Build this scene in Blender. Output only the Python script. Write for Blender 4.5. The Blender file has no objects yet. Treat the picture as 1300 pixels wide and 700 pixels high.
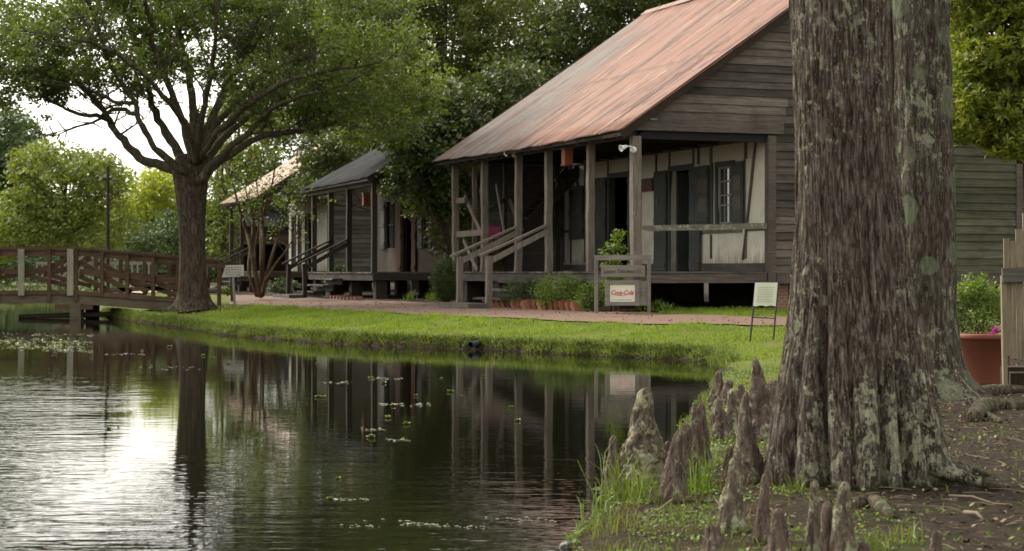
import bpy, math, random
import numpy as np
from mathutils import Vector, Matrix, noise
R = math.radians
rng = np.random.default_rng(7)
random.seed(7)
scene = bpy.context.scene
COL = scene.collection
# ------------------------------------------------------------------ camera
CAMZ = 1.15            # pond surface is z = 0
F = 2346.0             # focal length in photo pixels
cam = bpy.data.cameras.new('camera')
cam.lens = F/1300*36; cam.sensor_width = 36; cam.shift_y = -5/1300
cam.clip_start = .1; cam.clip_end = 2000
cam.dof.use_dof = True; cam.dof.focus_distance = 15.0; cam.dof.aperture_fstop = 6.3
camo = bpy.data.objects.new('camera', cam); COL.objects.link(camo)
camo.location = (0, 0, CAMZ); camo.rotation_euler = (R(90), 0, 0)
scene.camera = camo
# ------------------------------------------------------------------ sky, sun, exposure
SUN_EL, SUN_AZ = R(40), R(-48)      # azimuth measured from +Y towards +X
world = bpy.data.worlds.new('World'); scene.world = world; world.use_nodes = True
wn = world.node_tree; wn.nodes.clear()
wo = wn.nodes.new('ShaderNodeOutputWorld'); wb = wn.nodes.new('ShaderNodeBackground')
sk = wn.nodes.new('ShaderNodeTexSky'); sk.sky_type = 'NISHITA'; sk.sun_disc = False
sk.sun_elevation = SUN_EL; sk.sun_rotation = SUN_AZ; sk.air_density = 1.6; sk.dust_density = 4
hs = wn.nodes.new('ShaderNodeHueSaturation'); hs.inputs['Saturation'].default_value = .16; hs.inputs['Value'].default_value = 1.8
wb.inputs['Strength'].default_value = .15
mxs = wn.nodes.new('ShaderNodeMix'); mxs.data_type = 'RGBA'; mxs.inputs[0].default_value = .35
mxs.inputs[7].default_value = (11.2, 10.3, 8.3, 1)       # even white cloud cover
wn.links.new(sk.outputs[0], hs.inputs['Color']); wn.links.new(hs.outputs[0], mxs.inputs[6])
wn.links.new(mxs.outputs[2], wb.inputs[0]); wn.links.new(wb.outputs[0], wo.inputs[0])
sl = bpy.data.lights.new('sun', 'SUN'); sl.energy = 2.3; sl.angle = R(9); sl.color = (1, .90, .70)
so = bpy.data.objects.new('sun', sl); COL.objects.link(so)
sd_ = Vector((math.sin(SUN_AZ)*math.cos(SUN_EL), math.cos(SUN_AZ)*math.cos(SUN_EL), math.sin(SUN_EL)))
so.rotation_euler = (-sd_).to_track_quat('-Z', 'Y').to_euler()
so.location = (-20, 0, 30)
vs = scene.view_settings; vs.view_transform = 'Standard'; vs.look = 'None'; vs.gamma = 1; vs.exposure = .36
vs.use_curve_mapping = False

# ------------------------------------------------------------------ helpers
def W(px, py, Z):
    return Vector(((px-650)/F*Z, Z, CAMZ-(py-345)/F*Z))
def tag(o, label=None, cat=None, group=None, kind=None):
    if label: o['label'] = label
    if cat: o['category'] = cat
    if group: o['group'] = group
    if kind: o['kind'] = kind
    return o
def empty(name, loc, rz=0):
    o = bpy.data.objects.new(name, None); COL.objects.link(o)
    o.location = loc; o.rotation_euler = (0, 0, rz); o.empty_display_size = .2
    return o
def link(name, me, mat=None, parent=None, loc=None):
    o = bpy.data.objects.new(name, me); COL.objects.link(o)
    if mat and not me.materials: me.materials.append(mat)
    if parent: o.parent = parent
    if loc is not None: o.location = loc
    return o
def quads(name, V, mat, parent=None, smooth=False, loc=None, faces=None, rnd=None):
    """V: (n*4,3) loose quads or V with faces (m,4) indices"""
    V = np.asarray(V, dtype=np.float32).reshape(-1, 3)
    if faces is None: faces = np.arange(len(V), dtype=np.int32).reshape(-1, 4)
    faces = np.asarray(faces, dtype=np.int32)
    me = bpy.data.meshes.new(name)
    me.vertices.add(len(V)); me.vertices.foreach_set('co', V.ravel())
    me.loops.add(faces.size); me.loops.foreach_set('vertex_index', faces.ravel())
    n = len(faces)
    me.polygons.add(n)
    me.polygons.foreach_set('loop_start', np.arange(0, n*4, 4, dtype=np.int32))
    me.polygons.foreach_set('loop_total', np.full(n, 4, dtype=np.int32))
    if smooth: me.polygons.foreach_set('use_smooth', np.ones(n, dtype=bool))
    me.update(calc_edges=True); me.validate()
    return link(name, me, mat, parent, loc)
class MB:
    def __init__(s): s.v = []; s.f = []
    def add(s, vs_, fs): n = len(s.v); s.v += [tuple(p) for p in vs_]; s.f += [tuple(i+n for i in f) for f in fs]; return s
    def box(s, x0, x1, y0, y1, z0, z1, j=0):
        vs_ = [Vector((x, y, z)) for z in (z0, z1) for x, y in ((x0, y0), (x1, y0), (x1, y1), (x0, y1))]
        if j: vs_ = [p+Vector((random.uniform(-j, j), random.uniform(-j, j), random.uniform(-j, j))) for p in vs_]
        return s.add(vs_, [(3, 2, 1, 0), (4, 5, 6, 7), (0, 1, 5, 4), (1, 2, 6, 5), (2, 3, 7, 6), (3, 0, 4, 7)])
    def beam(s, a, b, w, h, up=(0, 0, 1), j=0, seg=1):
        a = Vector(a); b = Vector(b); d = (b-a).normalized(); up = Vector(up)
        if abs(d.dot(up)) > .98: up = Vector((0, 1, 0))
        x = d.cross(up).normalized(); y = x.cross(d).normalized()
        vs_ = []
        for i in range(seg+1):
            p = a.lerp(b, i/seg)
            o = x*random.uniform(-j, j)+y*random.uniform(-j, j)
            for sx, sy in ((-1, -1), (1, -1), (1, 1), (-1, 1)):
                vs_.append(p+o+x*sx*w/2+y*sy*h/2)
        fs = [(0, 1, 2, 3), tuple(4*seg+i for i in (3, 2, 1, 0))]
        for i in range(seg):
            for k in range(4):
                k2 = (k+1) % 4; fs.append((4*i+k, 4*i+4+k, 4*i+4+k2, 4*i+k2))
        return s.add(vs_, fs)
    def tube(s, pts, rad, n=8, cap=True):
        pts = [Vector(p) for p in pts]; vs_ = []; fs = []
        u = None
        for i, p in enumerate(pts):
            d = (pts[min(i+1, len(pts)-1)]-pts[max(i-1, 0)]).normalized()
            if u is None: u = d.orthogonal().normalized()
            else:
                u = (u-d*u.dot(d)); u = u.normalized() if u.length > 1e-6 else d.orthogonal().normalized()
            w = d.cross(u)
            r = rad[i] if hasattr(rad, '__len__') else rad
            for k in range(n):
                a = 2*math.pi*k/n; vs_.append(p+(u*math.cos(a)+w*math.sin(a))*r)
        for i in range(len(pts)-1):
            for k in range(n):
                k2 = (k+1) % n; fs.append((i*n+k, i*n+k2, i*n+n+k2, i*n+n+k))
        if cap: fs += [tuple(range(n-1, -1, -1)), tuple((len(pts)-1)*n+k for k in range(n))]
        return s.add(vs_, fs)
    def lathe(s, prof, n=24, c=(0, 0, 0)):
        vs_ = []; fs = []; m = len(prof)
        for r, z in prof:
            for k in range(n):
                a = 2*math.pi*k/n; vs_.append((c[0]+r*math.cos(a), c[1]+r*math.sin(a), c[2]+z))
        for i in range(m-1):
            for k in range(n):
                k2 = (k+1) % n; fs.append((i*n+k, i*n+k2, i*n+n+k2, i*n+n+k))
        return s.add(vs_, fs)
    def prism(s, poly, axis, a, b):
        n = len(poly)
        def p3(p, t): return (t, p[0], p[1]) if axis == 'x' else (p[0], t, p[1]) if axis == 'y' else (p[0], p[1], t)
        vs_ = [p3(p, a) for p in poly]+[p3(p, b) for p in poly]
        fs = [tuple(range(n)), tuple(range(2*n-1, n-1, -1))]+[(i, n+i, n+(i+1) % n, (i+1) % n) for i in range(n)]
        return s.add(vs_, fs)
    def build(s, name, mat, parent=None, smooth=False, loc=None):
        me = bpy.data.meshes.new(name); me.from_pydata(s.v, [], s.f); me.validate()
        import bmesh
        bm = bmesh.new(); bm.from_mesh(me); bmesh.ops.recalc_face_normals(bm, faces=bm.faces); bm.to_mesh(me); bm.free()
        if smooth: me.polygons.foreach_set('use_smooth', [True]*len(me.polygons))
        return link(name, me, mat, parent, loc)
def copy_tree(o, parent=None):
    c = o.copy(); COL.objects.link(c); c.parent = parent
    for ch in [x for x in o.children]: copy_tree(ch, c)
    return c

# ------------------------------------------------------------------ materials
def srgb(h):
    return h
def ramp(nt, stops, x=None):
    r = nt.nodes.new('ShaderNodeValToRGB'); e = r.color_ramp.elements
    while len(e) < len(stops): e.new(.5)
    for i, (p, c) in enumerate(stops):
        e[i].position = p; e[i].color = (c[0], c[1], c[2], 1) if hasattr(c, '__len__') else (c, c, c, 1)
    if x is not None: nt.links.new(x, r.inputs[0])
    return r
class M:
    """small node builder"""
    def __init__(s, name, rough=.85, spec=.25):
        s.m = bpy.data.materials.new(name); s.m.use_nodes = True; s.nt = s.m.node_tree
        s.b = s.nt.nodes['Principled BSDF']; s.b.inputs['Roughness'].default_value = rough
        s.b.inputs['Specular IOR Level'].default_value = spec
        s.tc = s.nt.nodes.new('ShaderNodeTexCoord')
    def n(s, t): return s.nt.nodes.new(t)
    def l(s, a, b): s.nt.links.new(a, b)
    def map(s, scale=(1, 1, 1), out='Object', rot=(0, 0, 0), loc=(0, 0, 0)):
        m = s.n('ShaderNodeMapping'); m.inputs['Scale'].default_value = scale; m.inputs['Rotation'].default_value = rot
        m.inputs['Location'].default_value = loc
        s.l(s.tc.outputs[out], m.inputs[0]); return m.outputs[0]
    def noise(s, vec, scale, detail=5, rough=.6, dist=0):
        n = s.n('ShaderNodeTexNoise'); n.inputs['Scale'].default_value = scale; n.inputs['Detail'].default_value = detail
        n.inputs['Roughness'].default_value = rough; n.inputs['Distortion'].default_value = dist
        s.l(vec, n.inputs[0]); return n.outputs[0]
    def vor(s, vec, scale, feature='F1', out=0, rnd=1):
        n = s.n('ShaderNodeTexVoronoi'); n.feature = feature; n.inputs['Scale'].default_value = scale
        n.inputs['Randomness'].default_value = rnd
        s.l(vec, n.inputs[0]); return n.outputs[out]
    def ramp(s, stops, x): return ramp(s.nt, stops, x).outputs[0]
    def mix(s, f, a, b, mode='MIX'):
        m = s.n('ShaderNodeMix'); m.data_type = 'RGBA'; m.blend_type = mode
        for k, v in ((0, f), (6, a), (7, b)):
            if hasattr(v, 'is_linked') or hasattr(v, 'links'): s.l(v, m.inputs[k])
            elif hasattr(v, '__len__'): m.inputs[k].default_value = (v[0], v[1], v[2], 1)
            else: m.inputs[k].default_value = v
        return m.outputs[2]
    def math(s, op, a, b=0, clamp=False):
        m = s.n('ShaderNodeMath'); m.operation = op; m.use_clamp = clamp
        for k, v in ((0, a), (1, b)):
            if hasattr(v, 'links'): s.l(v, m.inputs[k])
            else: m.inputs[k].default_value = v
        return m.outputs[0]
    def sep(s, vec):
        m = s.n('ShaderNodeSeparateXYZ'); s.l(vec, m.inputs[0]); return m.outputs
    def island(s):
        return s.n('ShaderNodeNewGeometry').outputs['Random Per Island']
    def color(s, c): s.l(c, s.b.inputs['Base Color']) if hasattr(c, 'links') else setattr(s.b.inputs['Base Color'], 'default_value', (*c, 1)); return s
    def bump(s, h, strength=.5, dist=.01):
        b = s.n('ShaderNodeBump'); b.inputs['Strength'].default_value = strength; b.inputs['Distance'].default_value = dist
        s.l(h, b.inputs['Height']); s.l(b.outputs[0], s.b.inputs['Normal']); return s

def wood(name, dark, light, axis='z', lichen=None, lichen_amt=.5, rough=.9, var=.35, grain=1.0, k=.5):
    dark = tuple(a*k for a in dark); light = tuple(a*k for a in light)
    if lichen: lichen = tuple(a*.7 for a in lichen)
    m = M(name, rough, .15)
    sc = {'x': (.6, 14, 14), 'y': (14, .6, 14), 'z': (14, 14, .6)}[axis]
    v = m.map(tuple(a*grain for a in sc))
    g = m.noise(v, 3, 8, .7, .3)
    c = m.ramp([(.25, dark), (.5, tuple((a+b)/2 for a, b in zip(dark, light))), (.75, light)], g)
    isl = m.island()
    k = m.ramp([(0, 1-var), (1, 1+var*.6)], isl)
    c = m.mix(1.0, c, k, 'MULTIPLY')
    w = m.noise(m.map((1, 1, 1)), 1.7, 5, .65)
    c = m.mix(m.ramp([(.45, 0), (.75, .5)], w), c, tuple(a*.4 for a in dark))
    if lichen:
        ln = m.noise(m.map((1, 1, 1)), 9, 8, .7)
        c = m.mix(m.ramp([(lichen_amt, 0), (lichen_amt+.06, .8)], ln), c, lichen)
    m.color(c).bump(g, .6, .012)
    return m.m
def leafm(name, cols, rough=.5, trans=.35, tcol=None, scale=.35):
    cols = [(c[0]*.97, c[1]*.88, c[2]) for c in cols]
    m = M(name, rough, .35)
    isl = m.island()
    big = m.noise(m.map((1, 1, 1)), scale, 3, .6)
    f = m.math('ADD', m.math('MULTIPLY', isl, .45), m.math('MULTIPLY', big, .75))
    f = m.math('SUBTRACT', f, .1, True)
    n = len(cols)
    c = m.ramp([(.15+.7*i/(n-1), cc) for i, cc in enumerate(cols)], f)
    m.color(c)
    t = m.n('ShaderNodeBsdfTranslucent')
    tc = m.mix(1.0, c, tcol or (1.35, 1.5, .55), 'MULTIPLY'); m.l(tc, t.inputs[0])
    ms = m.n('ShaderNodeMixShader'); ms.inputs[0].default_value = trans
    out = m.nt.nodes['Material Output']
    m.l(m.b.outputs[0], ms.inputs[1]); m.l(t.outputs[0], ms.inputs[2]); m.l(ms.outputs[0], out.inputs[0])
    return m.m
def plain(name, c, rough=.7, spec=.3, nz=.15, scale=12, metal=0):
    m = M(name, rough, spec)
    g = m.noise(m.map((1, 1, 1)), scale, 6, .65)
    m.color(m.ramp([(.25, tuple(a*(1-nz) for a in c)), (.75, tuple(min(1, a*(1+nz)) for a in c))], g))
    m.b.inputs['Metallic'].default_value = metal
    m.bump(g, .15, .005)
    return m.m
def bark(name, dark, mid, light, lichen, amt, vs_=(9, 9, 1.4), lscale=7, moss=None, patch=None, fine=1.0, k=.5, low=None, crack=.7):
    dark, mid, light = (tuple(a*k for a in c) for c in (dark, mid, light))
    lichen = tuple(a*.72 for a in lichen)
    m = M(name, .95, .1)
    v = m.map(vs_)
    g = m.noise(v, 2.2*fine, 10, .72, .5)
    g2 = m.noise(m.map((1, 1, .3)), 30*fine, 4, .7)
    c = m.ramp([(.36, dark), (.46, mid), (.60, light)], m.math('ADD', m.math('MULTIPLY', g, .8), m.math('MULTIPLY', g2, .2)))
    cr = m.noise(m.map(tuple(a*b_ for a, b_ in zip(vs_, (1.6, 1.6, 1.1))), loc=(5, 2, 9)), 1.5*fine, 6, .65, .8)
    crk = m.math('ABSOLUTE', m.math('SUBTRACT', cr, .5))
    c = m.mix(m.ramp([(.0, crack), (.035, 0)], crk), c, tuple(a*.35 for a in dark))
    big = m.noise(m.map((1, 1, .7)), 1.4, 4, .6)
    ln = m.noise(m.map((1, 1, .75)), lscale, 9, .72)
    lm = m.math('ADD', ln, m.math('MULTIPLY', m.math('SUBTRACT', big, .5), .55))
    lm = m.math('ADD', lm, m.math('MULTIPLY', m.math('SUBTRACT', g, .5), .22))
    if low:
        zz_ = m.sep(m.tc.outputs['Object'])[2]
        lm = m.math('ADD', lm, m.math('MULTIPLY', m.ramp([(0, 1), (1, 0)], m.math('DIVIDE', zz_, low[0])), low[1]))
    lmask = m.math('MULTIPLY', m.ramp([(amt, 0), (amt+.035, 1)], lm), m.ramp([(.36, .15), (.50, 1)], m.noise(m.map((1, 1, .8)), 38, 5, .75)))
    lc = m.mix(m.noise(m.map((1, 1, 1)), 45, 3), tuple(a*.6 for a in lichen), tuple(min(1, a*1.35) for a in lichen))
    c = m.mix(m.math('MULTIPLY', lmask, .85), c, lc)
    sp = m.noise(m.map((1, 1, .5)), lscale*4.5, 4, .6)
    c = m.mix(m.math('MULTIPLY', m.ramp([(.60, 0), (.66, .8)], sp), m.ramp([(.35, 0), (.6, 1)], big)), c, tuple(a*1.1 for a in lichen))
    if patch:   # large crustose circles
        d = m.vor(m.map((1, 1, 1)), patch[1], 'SMOOTH_F1')
        dm = m.math('ADD', d, m.math('MULTIPLY', m.noise(m.map((1, 1, 1)), 20, 4), .12))
        c = m.mix(m.ramp([(patch[2], .65), (patch[2]+.03, 0)], dm), c, patch[0])
    if moss:
        z = m.sep(m.tc.outputs['Object'])[2]
        mz = m.math('SUBTRACT', m.math('MULTIPLY', m.noise(m.map((1, 1, 1)), 5, 5), .5), m.math('MULTIPLY', z, moss[1]))
        c = m.mix(m.ramp([(.05, 0), (.25, .8)], mz), c, moss[0])
    h = m.math('ADD', m.math('ADD', g, m.math('MULTIPLY', lmask, .08)), m.math('MULTIPLY', m.ramp([(0, 0), (.05, 1)], crk), .4*crack))
    m.color(c).bump(h, .9, .02)
    return m.m

MAT = {}
MAT['post'] = wood('weathered post wood', (.09, .075, .065), (.36, .31, .265), 'z', (.30, .32, .25), .60, k=.72)
MAT['postd'] = wood('dark post wood', (.035, .027, .02), (.15, .12, .095), 'z', None)
MAT['boardx'] = wood('grey siding', (.06, .048, .043), (.38, .32, .285), 'x', None, var=.6, k=.47)
MAT['boardy'] = wood('grey boards along porch', (.07, .06, .055), (.27, .235, .21), 'y', (.30, .31, .25), .64, var=.4)
MAT['boardxl'] = wood('lichened rail', (.10, .09, .075), (.36, .33, .28), 'x', (.42, .45, .33), .53, var=.3, k=.7)
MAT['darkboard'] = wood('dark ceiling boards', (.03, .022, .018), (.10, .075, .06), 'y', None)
MAT['stud'] = wood('brown wall timbers', (.07, .055, .045), (.22, .18, .15), 'z', None, k=.85)
MAT['brownboard'] = wood('brown board siding', (.06, .04, .03), (.21, .155, .115), 'x', (.33, .31, .27), .62, var=.4, k=.4)
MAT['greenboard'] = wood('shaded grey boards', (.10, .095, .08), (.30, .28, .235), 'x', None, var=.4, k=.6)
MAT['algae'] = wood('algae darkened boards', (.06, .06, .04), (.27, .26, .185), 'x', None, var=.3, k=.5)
MAT['shutter'] = wood('blue grey shutters', (.05, .055, .052), (.12, .13, .12), 'z', None, var=.15, k=.85)
MAT['bridge'] = wood('brown bridge timber', (.065, .040, .026), (.20, .13, .085), 'x', None, var=.3, k=.8)
MAT['bridgedk'] = wood('deck edge timber', (.09, .075, .05), (.22, .185, .13), 'x', (.2, .24, .11), .6, var=.25, k=.8)
MAT['bridgenew'] = wood('pale grey post timber', (.30, .29, .22), (.50, .47, .36), 'z', None, var=.1, k=.7)
MAT['sign'] = wood('grey sign wood', (.14, .125, .11), (.40, .36, .32), 'x', None, var=.12, k=.75)
MAT['signv'] = wood('grey sign post', (.13, .115, .10), (.34, .31, .27), 'z', None, var=.12, k=.75)
MAT['fence'] = wood('picket wood', (.16, .135, .09), (.46, .39, .27), 'z', (.33, .35, .25), .62, var=.25, k=.8)
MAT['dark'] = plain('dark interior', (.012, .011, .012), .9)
MAT['iron'] = plain('black iron', (.012, .012, .015), .5, .5)
MAT['white'] = plain('chalky white paint', (.22, .23, .21), .8)
MAT['whitesign'] = plain('cream enamel panel', (.62, .62, .52), .5, .4, .04, 6)
MAT['red'] = plain('red lettering', (.50, .03, .035), .6)
MAT['letter'] = plain('faded dark lettering', (.06, .05, .045), .8)
MAT['glass'] = plain('old window glass', (.03, .04, .03), .08, .6, .3, 3)
MAT['curtain'] = plain('greenish curtain', (.20, .23, .12), .9)
MAT['magenta'] = plain('magenta paint', (.30, .02, .10), .6)
MAT['orangebox'] = plain('orange lantern wood', (.20, .06, .028), .6)
MAT['lamp'] = plain('white lamp housing', (.6, .6, .57), .35, .5, .03)
MAT['terracotta'] = plain('terracotta plastic', (.18, .06, .037), .6, .25, .10, 5)
MAT['soil'] = plain('potting soil', (.05, .035, .025), .95, .1, .5, 40)
MAT['mulch'] = plain('brown mulch', (.10, .055, .035), .95, .1, .6, 25)
MAT['pipe'] = plain('blue grey pipe', (.018, .030, .034), .5, .4)
MAT['stone'] = plain('grey stone', (.22, .20, .16), .9, .2, .35, 14)
MAT['twig'] = plain('pale dead twig', (.17, .135, .095), .9)
MAT['farwhite'] = plain('pale grey rail paint', (.20, .18, .15), .8)
MAT['tan'] = plain('pale tan gravel', (.40, .36, .26), .9, .1, .12, 1.5)
def plaster(k=1.0):
    m = M('stained whitewashed plaster', .9, .15)
    v = m.map((1, 1, 1)); n1 = m.noise(v, 1.3, 7, .7); n2 = m.noise(m.map((8, 8, .8)), 2.5, 6, .7)
    c = m.ramp([(.3, (.46, .45, .39)), (.55, (.70, .69, .62)), (.8, (.80, .79, .73))], n1)
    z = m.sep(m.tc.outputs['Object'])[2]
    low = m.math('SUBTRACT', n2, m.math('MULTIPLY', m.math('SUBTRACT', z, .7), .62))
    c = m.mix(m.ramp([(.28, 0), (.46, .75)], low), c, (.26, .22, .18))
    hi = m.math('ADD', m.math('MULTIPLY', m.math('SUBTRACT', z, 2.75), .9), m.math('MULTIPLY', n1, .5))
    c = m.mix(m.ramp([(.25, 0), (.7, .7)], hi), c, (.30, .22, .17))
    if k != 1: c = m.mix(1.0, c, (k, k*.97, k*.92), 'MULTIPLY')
    m.color(c).bump(n1, .3, .01); return m.m
MAT['plaster'] = plaster(.80)
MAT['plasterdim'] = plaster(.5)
def roofm(name, base, pale, rust, grey, gbias):
    m = M(name, .62, .35); 
    st = m.noise(m.map((.30, 3.2, .30)), 1.3, 7, .70, .25)
    st2 = m.noise(m.map((.42, 4.2, .42), loc=(3, 7, 1)), .8, 8, .72, .5)
    big = m.noise(m.map((1, 1, 1)), .55, 4, .6)
    c = m.ramp([(.30, tuple(a*.62 for a in base)), (.46, base), (.56, base), (.66, pale)], st)
    y, x = m.sep(m.tc.outputs['Object'])[1], m.sep(m.tc.outputs['Object'])[0]
    g = m.math('ADD', m.math('MULTIPLY', m.math('SUBTRACT', y, 6.2), .16), m.math('SUBTRACT', m.math('MULTIPLY', big, .9), m.math('MULTIPLY', x, .13)))
    g = m.math('ADD', g, gbias)
    g = m.math('ADD', g, m.math('MULTIPLY', m.math('SUBTRACT', st, .5), .9))
    c = m.mix(m.ramp([(.42, 0), (.62, .9)], g), c, grey)
    c = m.mix(m.ramp([(.515, 0), (.555, .9)], st2), c, rust)
    lap = m.noise(m.map((.6, 3, .6)), 3, 5, .7)
    w1 = m.math('ABSOLUTE', m.math('SUBTRACT', m.math('ADD', x, m.math('MULTIPLY', lap, .35)), 2.15))
    c = m.mix(m.math('MULTIPLY', m.ramp([(.0, 1), (.10, 0)], w1), m.ramp([(.42, 0), (.55, .8)], lap)), c, rust)
    bl = m.noise(m.map((1, 1.6, 1), loc=(1, 9, 4)), 1.0, 7, .68, .4)
    c = m.mix(m.ramp([(.54, 0), (.60, .6)], bl), c, tuple(a*.55+b_*.35 for a, b_ in zip(base, rust)))
    # lap line of the sheets, half-way up
    m.color(c).bump(st, .2, .004)
    return m.m
MAT['roof'] = roofm('rusty corrugated iron', (.235, .112, .074), (.40, .275, .205), (.080, .030, .020), (.125, .112, .098), .21)
MAT['roof3'] = roofm('pale rusty iron', (.34, .225, .155), (.46, .34, .25), (.20, .11, .075), (.30, .26, .21), -.3)
def darkroof():
    m = M('dark grey shingle roof', .95, .05)
    n1 = m.noise(m.map((1, 1, 1)), 1.2, 6, .6)
    c = m.ramp([(.3, (.022, .023, .025)), (.7, (.05, .05, .052))], n1)
    m.color(c).bump(m.noise(m.map((4, 14, 4)), 4, 4), .4, .02); return m.m
MAT['roofdark'] = darkroof()
def brickm(name, c1, c2, mortar, scale=4.2):
    m = M(name, .9, .15)
    b = m.n('ShaderNodeTexBrick'); b.inputs['Scale'].default_value = scale
    b.inputs['Color1'].default_value = (*c1, 1); b.inputs['Color2'].default_value = (*c2, 1); b.inputs['Mortar'].default_value = (*mortar, 1)
    b.inputs['Mortar Size'].default_value = .03
    m.l(m.map((1, 1, 1), rot=(R(90), 0, 0)), b.inputs[0])
    c = m.mix(m.noise(m.map((1, 1, 1)), 8, 6), b.outputs[0], (.15, .09, .07)); m.color(c); m.bump(b.outputs[1], -.4, .01); return m.m
MAT['brick'] = brickm('old red brick pier', (.32, .13, .09), (.22, .10, .075), (.33, .29, .24))
def edgingm():
    m = M('orange edging brick', .9, .15)
    o = m.n('ShaderNodeObjectInfo').outputs['Random']
    c = m.ramp([(0, (.11, .042, .024)), (.5, (.19, .072, .038)), (1, (.25, .11, .065))], o)
    n1 = m.noise(m.map((1, 1, 1)), 14, 6, .7)
    c = m.mix(m.ramp([(.45, 0), (.75, .7)], n1), c, (.14, .07, .045)); m.color(c).bump(n1, .4, .01); return m.m
MAT['edging'] = edgingm()
def pathm():
    m = M('pinkish brick path', .9, .2)
    b = m.n('ShaderNodeTexBrick'); b.inputs['Scale'].default_value = 5
    b.inputs['Color1'].default_value = (.205, .125, .092, 1); b.inputs['Color2'].default_value = (.165, .10, .074, 1)
    b.inputs['Mortar'].default_value = (.11, .08, .065, 1); b.inputs['Mortar Size'].default_value = .02
    m.l(m.map((1, 1, 1), rot=(0, 0, R(-50))), b.inputs[0])
    n1 = m.noise(m.map((1, 1, 1)), .7, 6, .7); n2 = m.noise(m.map((1, 1, 1)), 14, 5, .7)
    c = m.mix(m.ramp([(.4, 0), (.75, .65)], n1), b.outputs[0], (.125, .085, .06))
    c = m.mix(m.ramp([(.58, 0), (.7, .5)], n2), c, (.10, .07, .045)); m.color(c).bump(n2, .4, .01); return m.m
MAT['path'] = pathm()
def groundm():
    m = M('lawn and leaf-littered dirt', .95, .1)
    v = m.map((1, 1, 1))
    n1 = m.noise(v, 1.1, 7, .65); n2 = m.noise(v, 22, 6, .75); n3 = m.noise(v, 60, 5, .8)
    gr = m.ramp([(.3, (.06, .085, .018)), (.5, (.12, .15, .03)), (.62, (.14, .14, .04)), (.8, (.16, .18, .045))], n1)
    d = m.ramp([(.33, (.010, .007, .005)), (.5, (.034, .025, .017)), (.62, (.066, .048, .033)), (.75, (.14, .105, .075))], n2)
    d = m.mix(m.ramp([(.6, 0), (.68, .6)], n3), d, (.13, .10, .07))
    d = m.mix(m.ramp([(.5, 0), (.66, .7)], n1), d, (.038, .042, .013))
    a = m.n('ShaderNodeAttribute'); a.attribute_name = 'dirt'
    f = m.math('ADD', a.outputs['Fac'], m.math('MULTIPLY', m.math('SUBTRACT', n2, .5), .6))
    f = m.math('ADD', f, m.math('MULTIPLY', m.math('SUBTRACT', n1, .5), .9))
    c = m.mix(m.ramp([(.40, 0), (.60, 1)], f), gr, d)
    m.color(c).bump(m.math('ADD', n2, m.math('MULTIPLY', n3, .4)), .9, .03); return m.m
MAT['ground'] = groundm()
def waterm():
    m = M('dark pond water', .02, .5)
    m.b.inputs['IOR'].default_value = 1.33
    m.color((.007, .0065, .0035))
    v = m.map((1, 1, 1))
    rip = m.noise(m.map((.42, 1.25, 1)), 5.0, 3, .5, .25)
    fine = m.noise(m.map((.8, 2.2, 1)), 8, 2, .5)
    swell = m.noise(m.map((.5, 1.3, 1)), 1.3, 2, .5)
    zone = m.noise(m.map((1, .6, 1), loc=(4, 1, 0)), .22, 3, .5)
    x, y, z = m.sep(m.tc.outputs['Object'])
    # breeze reaches the open water near the camera and on the left
    zz = m.math('SUBTRACT', m.math('MULTIPLY', x, -.42), m.math('MULTIPLY', y, .080))
    zz = m.math('ADD', zz, m.math('MULTIPLY', m.math('SUBTRACT', zone, .5), 1.2))
    zf = m.ramp([(0, 1), (1, 0)], m.math('DIVIDE', m.math('SUBTRACT', y, 16), 8))
    zm = m.math('MULTIPLY', m.math('MULTIPLY', m.ramp([(0, 0), (.6, .6), (1, 1)], zz), zf), .26)
    nearw = m.math('MULTIPLY', m.ramp([(0, 1), (1, 0)], m.math('DIVIDE', m.math('SUBTRACT', y, 7), 6)), .055)
    zm = m.math('ADD', m.math('MAXIMUM', zm, nearw), .012)
    h = m.math('MULTIPLY', m.math('ADD', m.math('ADD', m.math('MULTIPLY', rip, .7), m.math('MULTIPLY', fine, .28)), m.math('MULTIPLY', swell, .8)), zm)
    m.bump(h, 1.0, .085); return m.m
MAT['water'] = waterm()
# leaves
MAT['oak'] = leafm('oak leaves', [(.05, .078, .022), (.10, .15, .032), (.17, .23, .05)], .5, .4)
MAT['oakbg'] = leafm('olive tree leaves', [(.06, .082, .026), (.12, .155, .04), (.19, .215, .065)], .5, .4)
MAT['evergreen'] = leafm('dark evergreen leaves', [(.032, .052, .018), (.065, .095, .028), (.14, .17, .04)], .5, .3)
MAT['magnolia'] = leafm('glossy magnolia leaves', [(.05, .08, .02), (.19, .25, .04), (.46, .48, .08)], .4, .35, scale=2.2)
MAT['yellowgreen'] = leafm('sunlit yellow green leaves', [(.17, .22, .028), (.30, .35, .045), (.38, .42, .07)], .5, .5)
MAT['farleaf'] = leafm('fresh green leaves', [(.085, .12, .028), (.16, .21, .045), (.24, .28, .07)], .5, .4)
MAT['fardark'] = leafm('deep green leaves', [(.045, .08, .038), (.08, .13, .05), (.13, .175, .07)], .5, .3)
MAT['shrub'] = leafm('shrub leaves', [(.02, .045, .012), (.05, .09, .02), (.10, .14, .03)], .5, .25, scale=2)
MAT['plant'] = leafm('bright plant leaves', [(.05, .10, .018), (.12, .20, .03), (.22, .30, .05)], .45, .35, scale=3)
MAT['grass'] = leafm('grass blades', [(.095, .155, .020), (.165, .25, .030), (.26, .32, .055)], .6, .45, scale=.8)
MAT['grasslong'] = leafm('long bank grass', [(.06, .09, .02), (.13, .19, .03), (.24, .28, .07)], .55, .35, scale=2)
MAT['drygrass'] = leafm('brown dry grass', [(.06, .042, .022), (.11, .08, .04), (.19, .15, .075)], .8, .2, scale=2)
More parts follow.
